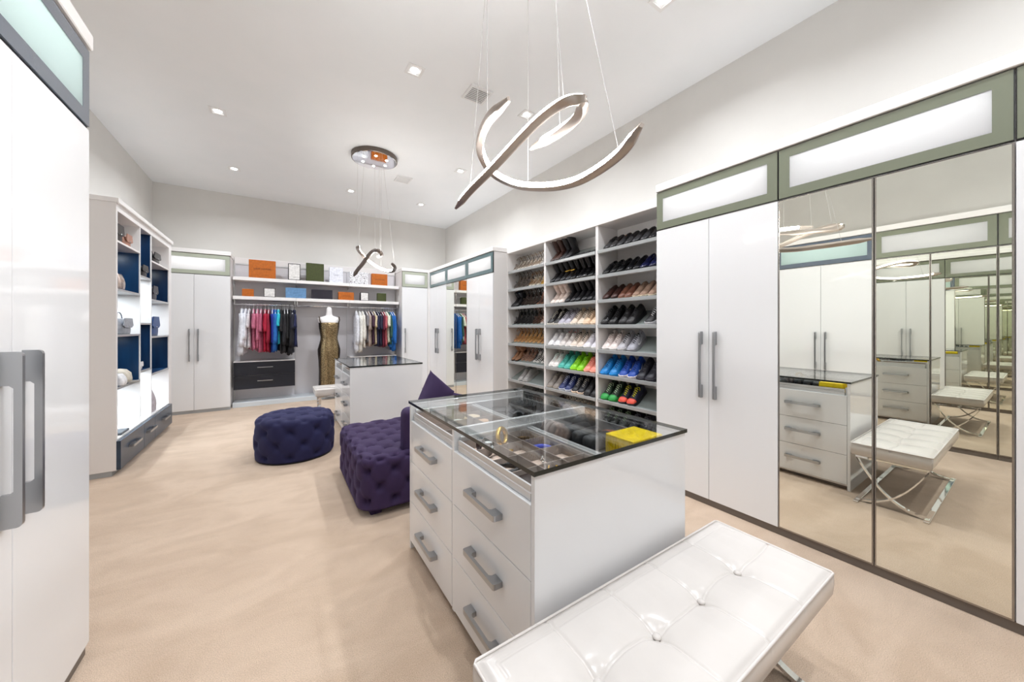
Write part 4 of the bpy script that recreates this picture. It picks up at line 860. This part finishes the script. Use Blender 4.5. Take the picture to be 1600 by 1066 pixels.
def sunglasses(label, loc, rz, col):
    t = thing('sunglasses', label, 'sunglasses', loc, rz, 'accessories under the island glass'); m = colm(*col, .25, 0, 'acetate')
    f = MB()
    for s in (-1, 1): f.tube([(s*.034+.028*math.cos(a), 0, .026+.023*math.sin(a)) for a in [2*PI*i/16 for i in range(16)]], .003, 6, closed=True)
    f.tube([(-.008, 0, .03), (0, -.002, .033), (.008, 0, .03)], .003, 6); obj('frame', f.mesh('frame', True), m, t)
    for s in (-1, 1):
        obj('lens', MB().add([(s*.034+.026*math.cos(2*PI*i/16), .0, .026+.021*math.sin(2*PI*i/16)) for i in range(16)]+[(s*.034+.026*math.cos(2*PI*i/16), .0015, .026+.021*math.sin(2*PI*i/16)) for i in range(16)], [list(range(16)), list(range(31, 15, -1))]+[(i, (i+1) % 16, 16+(i+1) % 16, 16+i) for i in range(16)]), P('smoked_lens', C(20, 20, 24), .05), t)
        obj('temple', MB().tube([(s*.064, 0, .036), (s*.066, .09, .036), (s*.064, .125, .014)], .003, 6), m, t)
for i, (x, y) in enumerate([(1.22, 1.72), (1.30, 1.84), (1.42, 1.74), (1.44, 1.92), (1.27, 2.0)]):
    sunglasses(['pair of black sunglasses in the far right tray, nearest the rail', 'black sunglasses in the middle of the far right tray', 'black sunglasses at the near right of the far right tray', 'dark sunglasses at the back right of the far right tray', 'black sunglasses at the back of the far right tray'][i], (x, y, ZF), .4*i-.6, (24, 24, 28))
# cases in the trays of the far side, seen in the mirrors
small('round_case', 'black rounded case at the right edge of the near island', 'case', MB().box(-.05, .05, -.09, .09, 0, .05, .014), M_blkcase, (1.46, 2.08, ZF), (0, 0, .1), False)

# ---------------------------------------------------------------- benches
def bench(label, loc):
    t = thing('leather_bench', label, 'bench', loc, 0, 'white leather benches with chrome legs')
    BX, BY, Z0, Z1 = 1.294, .425, .375, .478
    bx = [.251, .505, .754, 1.011]; by = .205
    nx, ny = 290, 110; v = []; f = []
    def top(x, y):
        z = Z1; e = min(x, BX-x, y, BY-y); z -= .014*math.exp(-(e/.012)**2)*.8
        gx = min(abs(x-q) for q in bx); z -= .006*math.exp(-(gx/.0045)**2)
        # seam between buttons bows slightly
        k = min(range(4), key=lambda i: abs(x-bx[i])); 
        yy = by+.010*math.sin(PI*((x-bx[0])/(bx[1]-bx[0])))
        z -= .006*math.exp(-((y-yy)/.0045)**2)
        r2 = min((x-q)**2+(y-by)**2 for q in bx); z -= .020*math.exp(-r2/.0012)+.006*math.exp(-r2/.008)
        px = min([abs(x-q) for q in bx]+[x, BX-x]); py = min(abs(y-by), y, BY-y); z += .006*min(1, px/.1)*min(1, py/.08)
        # stitched border line
        z -= .003*math.exp(-((e-.045)/.004)**2) if y > BY-.1 else 0
        return z
    for j in range(ny+1):
        for i in range(nx+1): x, y = BX*i/nx, BY*j/ny; v.append((x, y, top(x, y)))
    for j in range(ny):
        for i in range(nx): a = j*(nx+1)+i; f.append((a, a+1, a+nx+2, a+nx+1))
    per = [j for j in range(nx+1)]+[(j)*(nx+1)+nx for j in range(1, ny+1)]+[ny*(nx+1)+i for i in range(nx-1, -1, -1)]+[j*(nx+1) for j in range(ny-1, 0, -1)]
    o = len(v)
    for k, (sc, z) in enumerate(((.004, Z1-.018), (.005, (Z0+Z1)/2), (.002, Z0+.012), (-.008, Z0))):
        for p in per:
            x, y = v[p][0], v[p][1]; v.append((x+(sc if x >= BX-1e-6 else -sc if x <= 1e-6 else 0), y+(sc if y >= BY-1e-6 else -sc if y <= 1e-6 else 0), z))
    n = len(per)
    for i in range(n): f.append((per[i], o+i, o+(i+1) % n, per[(i+1) % n]))
    for k in range(3):
        for i in range(n): f.append((o+k*n+i, o+(k+1)*n+i, o+(k+1)*n+(i+1) % n, o+k*n+(i+1) % n))
    f.append([o+3*n+i for i in range(n)])
    cu = obj('cushion', mk('cushion', v, f, True), M_leather, t)
    e = .004; obj('piping', MB().tube([(e, -e, Z1-.010), (BX-e, -e, Z1-.010), (BX+e, e, Z1-.010), (BX+e, BY-e, Z1-.010), (BX-e, BY+e, Z1-.010), (e, BY+e, Z1-.010), (-e, BY-e, Z1-.010), (-e, e, Z1-.010)], .0042, 8, closed=True).mesh('piping', True), M_pipe, cu)
    for q in bx: obj('button', MB().lathe([(.002, .006), (.010, .005), (.013, .0), (.012, -.004), (.002, -.006)], 14, (q, by, Z1-.021)).mesh('button', True), M_leather, cu)
    obj('seat_frame', B(.02, BX-.02, .02, BY-.02, Z0-.022, Z0-.001, b=.004), M_chrome, t)
    # crossing curved flat bars at both ends, joined by flat runners on the floor
    for x in (.045, BX-.075):
        for s in (0, 1):
            pts = []
            for i in range(17):
                u = i/16; y = .02+(BY-.04)*u; z = .011+(Z0-.034)*(u**2.3)
                pts.append((y if s == 0 else BY-y, z))
            R = [[(x, y, z-.008), (x+.03, y, z-.008), (x+.03, y, z+.008), (x, y, z+.008)] for y, z in pts]
            obj('leg', MB().rings(R), M_chrome, t)
    for y in (.012, BY-.042): obj('runner', B(-.01, BX+.01, y, y+.03, 0, .012, b=.002), M_chrome, t)
    return t
bn = bench('white leather button tufted bench against the near island, in the foreground', (.456, .451, 0))
dup(bn, 'white leather bench behind the far island beside the gold gown', (.456, 5.865, 0))

# ---------------------------------------------------------------- tufted velvet pieces
def tuft(a, b, s, dep):
    p, q = (a+b)/s, (a-b)/s
    sp, sq = abs(math.sin(PI*p)), abs(math.sin(PI*q))
    h = 1-(1-min(1, sp*1.25))**2*.32-(1-min(1, sq*1.25))**2*.32
    fp, fq = p-round(p), q-round(q); d2 = (fp*fp+fq*fq)
    return dep*((h-1)*.9-1.0*math.exp(-d2/.030))
def tufted_block(name, sx, sy, sz, rc, s, dep, N=(70, 60, 26), e=.05):
    """rounded block with centre base at origin; rc plan corner radius, e edge radius"""
    bm = bmesh.new(); V = {}; faces = []
    nx, ny, nz = N
    def pos(x, y, z):
        # x,y in plan, z 0..sz; round the plan corners and the top edge
        hx, hy = sx/2, sy/2
        ix = max(-(hx-rc), min(hx-rc, x)); iy = max(-(hy-rc), min(hy-rc, y)); iz = max(e*.6, min(sz-e, z))
        v = Vector((x-ix, y-iy, 0))
        if v.length > 1e-9:
            m = max(abs(v.x), abs(v.y)); v = v.normalized()*m
        dz = z-iz; lat = v.length
        k = max(0, lat-(rc-e)) if lat > rc-e else 0
        if k > 0 and abs(dz) > 1e-9 and z > sz/2:
            mm = max(k, abs(dz)); w_ = Vector((k, dz)).normalized()*mm; v = v.normalized()*((rc-e)+w_.x); dz = w_.y
        nn = Vector((v.x, v.y, 0)); nrm = Vector((0, 0, 0))
        if k > 0: nrm += nn.normalized()*(k/e)
        if dz > 0: nrm += Vector((0, 0, 1))*(dz/e)
        return Vector((ix+v.x, iy+v.y, iz+dz)), (nrm.normalized() if nrm.length > 1e-6 else Vector((0, 0, 1)))
    def vert(i, j, k):
        key = (i, j, k)
        if key not in V:
            x, y, z = -sx/2+sx*i/nx, -sy/2+sy*j/ny, sz*k/nz
            p, nrm = pos(x, y, z)
            d = 0; W = 0
            wt = nrm.z**4; 
            if wt > .01: d += wt*tuft(x, y, s, dep); W += wt
            ws = (1-nrm.z**2)**2
            if ws > .01:
                if abs(nrm.x) > abs(nrm.y): pa = y
                else: pa = x
                if rc >= min(sx, sy)/2-1e-6: pa = math.atan2(y, x)*sx/2*1.0
                d += ws*tuft(pa, z-sz, s, dep*.9)*(1 if z > .05 else z/.05); W += ws
            V[key] = bm.verts.new(p+nrm*(d/max(W, .2)))
        return V[key]
    def quad(a, b, c, d):
        try: f = bm.faces.new((vert(*a), vert(*b), vert(*c), vert(*d))); f.smooth = True
        except ValueError: pass
    for i in range(nx):
        for j in range(ny): quad((i, j, nz), (i+1, j, nz), (i+1, j+1, nz), (i, j+1, nz)); quad((i, j, 0), (i, j+1, 0), (i+1, j+1, 0), (i+1, j, 0))
    for k in range(nz):
        for i in range(nx): quad((i, 0, k), (i+1, 0, k), (i+1, 0, k+1), (i, 0, k+1)); quad((i, ny, k), (i, ny, k+1), (i+1, ny, k+1), (i+1, ny, k))
        for j in range(ny): quad((0, j, k), (0, j, k+1), (0, j+1, k+1), (0, j+1, k)); quad((nx, j, k), (nx, j+1, k), (nx, j+1, k+1), (nx, j, k+1))
    bmesh.ops.recalc_face_normals(bm, faces=bm.faces)
    m = bpy.data.meshes.new(name); bm.to_mesh(m); bm.free(); return m
# chaise between the islands
t = thing('tufted_chaise', 'large purple velvet tufted chaise between the two islands', 'chaise', (1.07, 3.27, 0))
obj('upholstery', tufted_block('upholstery', 1.16, 1.14, .385, .14, .22, .046), M_velvet, t, (0, 0, .055))
for sx in (-.46, .46):
    for sy in (-.47, .47): obj('foot', B(sx-.04, sx+.04, sy-.04, sy+.04, 0, .07, b=.006), M_velvet, t)
obj('backrest', tufted_block('backrest', .62, .17, .36, .07, .4, .004, (30, 14, 18), .05), M_velvet, t, (.06, -.43, .385))
for i in range(-4, 5):
    for j in range(-4, 5):
        if (i+j) % 2 == 0: obj('button', ME.setdefault('btn', MB().ball((0, 0, 0), .009, 8, 4, .5).mesh('button', True)), M_velvet, t, (i*.11, j*.11, .397))
# round pouf
t = thing('round_pouf', 'round dark indigo velvet tufted pouf standing alone on the carpet', 'pouf', (.165, 4.59, 0))
def pouf():
    R_, H = .372, .445; nA = 120; prof = []
    for i in range(26): prof.append((i/26*(R_-.06), H+.012*(1-(i/26)**2), 'top'))
    for i in range(9): a = PI/2-PI/2*i/8; prof.append((R_-.06+.06*math.cos(a), H-.06+.06*math.sin(a), 'edge'))
    for i in range(1, 22): prof.append((R_+.012*math.sin(PI*i/21), (H-.06)*(1-i/21)+.02*i/21, 'side'))
    prof.append((R_-.03, .004, 'bot')); prof.append((.01, .004, 'bot'))
    v = []; f = []
    for k, (r, z, kd) in enumerate(prof):
        for j in range(nA):
            th = 2*PI*j/nA; x, y = r*math.cos(th), r*math.sin(th); d = 0
            nv = Vector((0, 0, 1))
            if kd == 'top': d = tuft(x+.05, y, .26, .036)
            elif kd == 'edge':
                q = max(0, min(1, (R_-r)/.06)); d = q*tuft(x+.05, y, .26, .036)+(1-q)*tuft(th*R_*.99-.0, z-H, 2*PI*R_*.99/9, .034)
                a = math.atan2(max(0, z-H+.06), max(1e-6, r-R_+.06)); nv = Vector((math.cos(th)*math.cos(a), math.sin(th)*math.cos(a), math.sin(a)))
            elif kd == 'side': d = tuft(th*R_*.99, z-H, 2*PI*R_*.99/9, .034)*min(1, z/.06); nv = Vector((math.cos(th), math.sin(th), 0))
            v.append(tuple(Vector((x, y, z))+nv*d))
    for k in range(len(prof)-1):
        for j in range(nA): a = k*nA+j; b = k*nA+(j+1) % nA; f.append((a, b, b+nA, a+nA))
    f.append(list(range(nA))); f.append([(len(prof)-1)*nA+j for j in range(nA)])
    return mk('upholstery', v, f, True)
obj('upholstery', pouf(), M_velvetnavy, t)
obj('base', MB().lathe([(.02, 0), (.36, 0), (.365, .012), (.02, .012)], 40), M_black, t)
# throw pillows on the chaise
def pillow_mesh(w_, th, n=26):
    v = []; f = []
    for s in (1, -1):
        for j in range(n+1):
            for i in range(n+1):
                a, b = -1+2*i/n, -1+2*j/n
                k = 1-.10*(1-abs(a)**2)*0
                px = a*(1-.07*(1-b*b)*0-.09*(abs(a)**3)*(1-b*b)); py = b*(1-.09*(abs(b)**3)*(1-a*a))
                z = th*((1-a*a)*(1-b*b))**.45; v.append((px*w_/2, py*w_/2, s*z))
    N = (n+1)**2
    for s in (0, 1):
        for j in range(n):
            for i in range(n): a = s*N+j*(n+1)+i; f.append((a, a+1, a+n+2, a+n+1))
    m = mk('cover', v, f, True); bm = bmesh.new(); bm.from_mesh(m); bmesh.ops.remove_doubles(bm, verts=bm.verts, dist=.0004); bmesh.ops.recalc_face_normals(bm, faces=bm.faces); bm.to_mesh(m); bm.free(); return m
MEP = pillow_mesh(.42, .085)
def pillow(label, loc, rot):
    t = thing('velvet_pillow', label, 'pillow', loc, 0, 'purple velvet pillows on the chaise'); t.rotation_euler = rot; obj('cover', MEP, M_velvet, t)
pillow('purple velvet pillow standing on one corner behind the near island', (1.31, 3.36, .675), (math.radians(80), math.radians(38), math.radians(20)))
pillow('second purple velvet pillow lying lower behind the standing pillow', (1.47, 3.62, .535), (math.radians(62), math.radians(22), math.radians(-10)))

# ---------------------------------------------------------------- chandeliers
def catmull(P_, n=10):
    P_ = [Vector(p) for p in P_]; Q = [2*P_[0]-P_[1]]+P_+[2*P_[-1]-P_[-2]]; out = []
    for i in range(1, len(Q)-2):
        for k in range(n):
            u = k/n; a, b, c, d = Q[i-1:i+3]
            out.append(.5*((2*b)+(-a+c)*u+(2*a-5*b+4*c-d)*u*u+(-a+3*b-3*c+d)*u**3))
    out.append(P_[-1]); return out
def chandelier(label, loc, pa, pb, mat, na, nb, led, group='ribbon chandeliers over the islands'):
    """pa/pb: ribbon paths relative to the canopy point below the ceiling"""
    t = thing('ribbon_chandelier', label, 'chandelier', loc, 0, group); cen = Vector((0, 0, 0))
    can = obj('canopy', MB().lathe([(.002, -.06), (.292, -.06), (.30, -.055), (.30, -.0), (.002, 0)], 48), M_bronzerib, t)
    obj('mirror_plate', MB().lathe([(.002, -.064), (.285, -.064), (.29, -.060), (.002, -.060)], 48), M_chrome, can)
    for i in range(6):
        a = 2*PI*i/6+.4; obj('spot_lens', MB().lathe([(.002, -.068), (.017, -.068), (.019, -.064), (.002, -.064)], 12, (.17*math.cos(a), .17*math.sin(a), 0)), M_lens, can)
    for path, nrm in ((pa, na), (pb, nb)):
        pts = catmull(path, 9); nrms = catmull(nrm, 9); n = len(pts); R = []; RL_ = []
        for i, p in enumerate(pts):
            tg = (pts[min(i+1, n-1)]-pts[max(i-1, 0)]).normalized()
            nn = nrms[i].normalized()
            nn = (nn-tg*nn.dot(tg)); nn.normalize(); bb = tg.cross(nn)
            e = min(1, (min(i, n-1-i)+.6)/5.0); hw, hd = .021*(.4+.6*e), .042*(.3+.7*e)
            sec = [(-hw, .45*hd), (-hw, -.25*hd), (-hw*.7, -.5*hd), (0, -.55*hd), (hw*.7, -.5*hd), (hw, -.25*hd), (hw, .45*hd), (hw*.86, .45*hd), (hw*.8, .35*hd), (-hw*.8, .35*hd), (-hw*.86, .45*hd)]
            R.append([p+bb*a+nn*c for a, c in sec])
            sl = [(-hw*.79, .36*hd), (-hw*.7, .5*hd), (hw*.7, .5*hd), (hw*.79, .36*hd), (0, .33*hd)]
            if 4 <= i <= n-5: RL_.append([p+bb*a+nn*c for a, c in sl])
        rb = obj('ribbon', smooth_by_angle(MB().rings(R).mesh('ribbon'), 50), mat, t)
        obj('led_diffuser', MB().rings(RL_).mesh('led_diffuser', True), led, rb)
        for q in (.12, .5, .88):
            p = pts[int(q*(n-1))]; d = Vector((p.x, p.y, 0)); d = d*min(1, .22/max(d.length, 1e-6))
            obj('suspension_wire', MB().tube([p+Vector((0, 0, .012)), (d.x, d.y, -.066)], .0014, 5), P('wire', C(190, 188, 186), .4, .5), t)
    return t
NA = [(.5, -.95, 0), (.5, -.9, 0), (.3, -.9, .1), (-.1, -.95, .1), (-.6, -.7, .25), (-.8, -.45, .35), (-.9, -.2, .4), (-.85, .05, .45), (-.85, .1, .45), (-.8, .1, .5)]
NB = [(-.9, .15, .45), (-.9, .15, .45), (-.9, .15, .45), (-.85, .05, .5), (-.75, -.1, .6), (-.5, 0, .8), (-.4, .1, .8), (-.6, -.25, .6), (-.75, -.45, .4), (-.75, -.5, .3)]
CX, CY = 1.13, 1.58
def rel(L_): return [(x-CX, y-CY, z-ZC) for x, y, z in L_]
PA = rel([(.888, 1.371, 2.45), (.915, 1.62, 2.475), (1.0, 1.86, 2.46), (1.116, 1.923, 2.37), (1.215, 1.80, 2.27), (1.275, 1.593, 2.20), (1.305, 1.40, 2.165), (1.30, 1.227, 2.16), (1.255, 1.03, 2.165), (1.178, .870, 2.182)])
PB = rel([(.94, 2.07, 2.15), (.955, 1.90, 2.21), (.982, 1.678, 2.27), (1.017, 1.372, 2.36), (1.04, 1.22, 2.385), (1.055, 1.13, 2.375), (1.085, 1.095, 2.355), (1.118, 1.16, 2.335), (1.145, 1.33, 2.35), (1.161, 1.567, 2.378)])
chandelier('champagne metal ribbon chandelier glowing above the near island', (CX, CY, ZC), PA, PB, M_ribbon, NA, NB, M_chled)
chandelier('smaller looking bronze ribbon chandelier with round mirrored canopy over the far island', (1.13, 5.2, ZC), PA, PB, M_bronzerib, [(.9, .1, .3)]*3+NA[3:8]+[(-.3, .8, .6)]*2, [(.9, -.1, .45)]*5+[(.2, .9, .5)]*2+[(.6, .7, .4)]*3, emit('chandelier_led_far', (1, .97, .93, 1), 55))

# ---------------------------------------------------------------- bags in the display niches
def handbag(name, label, x, y, z, w_, d, h, col, rz=RL, taper=.8, handle=True, flap=True, gloss=.4, metal=0, strap=None):
    t = thing(name, label, 'bag', (x, y, z), rz, 'bags in the display niches'); m = colm(*col, gloss, metal, 'bag_leather'); R = []
    for i in range(9):
        u = i/8; k = 1-(1-taper)*u; bl = .012*math.sin(PI*u); a, b = w_/2*k+bl*.3, d/2*(1-.5*u*u)+bl; n = 20
        R.append([(math.copysign(abs(math.cos(2*PI*j/n))**.5, math.cos(2*PI*j/n))*a, math.copysign(abs(math.sin(2*PI*j/n))**.5, math.sin(2*PI*j/n))*b, h*u) for j in range(n)])
    obj('body', MB().rings(R).mesh('body', True), m, t)
    if flap:
        f = obj('flap', MB().prism([(-w_*.44*taper, h+.004), (w_*.44*taper, h+.004), (w_*.46, h*.55), (w_*.3, h*.42), (-w_*.3, h*.42), (-w_*.46, h*.55)], -d/2-.014, -d/2-.006, 'xz'), m, t)
        obj('clasp', MB().ball((0, -d/2-.015, h*.48), .007, 8, 5), M_nickel, f)
    if handle: obj('bag_handle', MB().tube([(w_*.3*math.cos(PI*i/10), 0, h-.004+h*.42*math.sin(PI*i/10)) for i in range(11)], .006, 6).mesh('bag_handle', True), m, t)
    return t
NX = -1.35
handbag('handbag', 'black handbag on the top left display shelf', NX, 5.0, 2.2175, .22, .11, .17, (34, 28, 30))
handbag('handbag', 'rose brown handbag beside the black one on the top display shelf', NX, 5.27, 2.2175, .2, .1, .13, (168, 122, 104))
handbag('clutch_bag', 'rounded metallic rose clutch in the upper left navy niche', NX+.02, 5.10, 1.762, .15, .07, .16, (186, 170, 162), taper=.92, handle=False, flap=False, gloss=.25, metal=.7)
handbag('handbag', 'grey quilted handbag in the lit white niche on the left', NX, 5.20, 1.3205, .30, .12, .16, (150, 154, 162), taper=.82)
handbag('handbag', 'small cream bag in the lower left navy niche', NX+.04, 5.02, .8225, .16, .10, .11, (226, 226, 228), handle=False, flap=False)
cp = thing('sun_cap', 'cream cap with grey visor standing in the lower left navy niche', 'cap', (NX, 5.23, .8225), RL, None)
obj('crown', MB().lathe([(.085, 0), (.09, .04), (.082, .10), (.05, .135), (.01, .145)], 22).mesh('crown', True), colm(206, 198, 184), cp)
obj('visor', MB().prism([(.085*math.cos(a), .085*math.sin(a)) for a in [PI+PI*i/10 for i in range(11)]]+[(.10*math.cos(a), .10*math.sin(a)*1.5) for a in [2*PI-PI*i/10 for i in range(11)]], .004, .012, 'xy'), colm(150, 146, 140), cp)
tag(obj('flat_wallet', MB().box(-.11, .11, -.07, .07, 0, .022, .006), colm(72, 80, 88, .4), None, (NX+.01, 5.08, .341), (0, 0, RL)), 'flat dark grey wallet lying in the bottom left lit niche', 'wallet')
handbag('handbag', 'black studded bag in the upper middle navy niche', NX+.01, 5.735, 1.969, .25, .11, .13, (26, 24, 30))
handbag('handbag', 'small white pouch in the lower middle navy niche', NX+.02, 5.62, .9095, .12, .08, .09, (224, 222, 226), handle=False)
handbag('handbag', 'black handbag on the top right display shelf', NX, 6.25, 2.1955, .34, .12, .13, (32, 30, 34))
handbag('handbag', 'dark navy handbag in the upper right navy niche', NX, 6.16, 1.7315, .26, .12, .17, (18, 26, 44))
handbag('saddle_bag', 'bright navy blue saddle bag in the right lit niche', NX, 6.24, 1.2805, .36, .1, .24, (22, 66, 124), taper=.72, handle=False)
handbag('handbag', 'grey and pink soft bag in the bottom right lit niche', NX, 6.17, .341, .24, .12, .26, (176, 168, 176), taper=.5, flap=False)
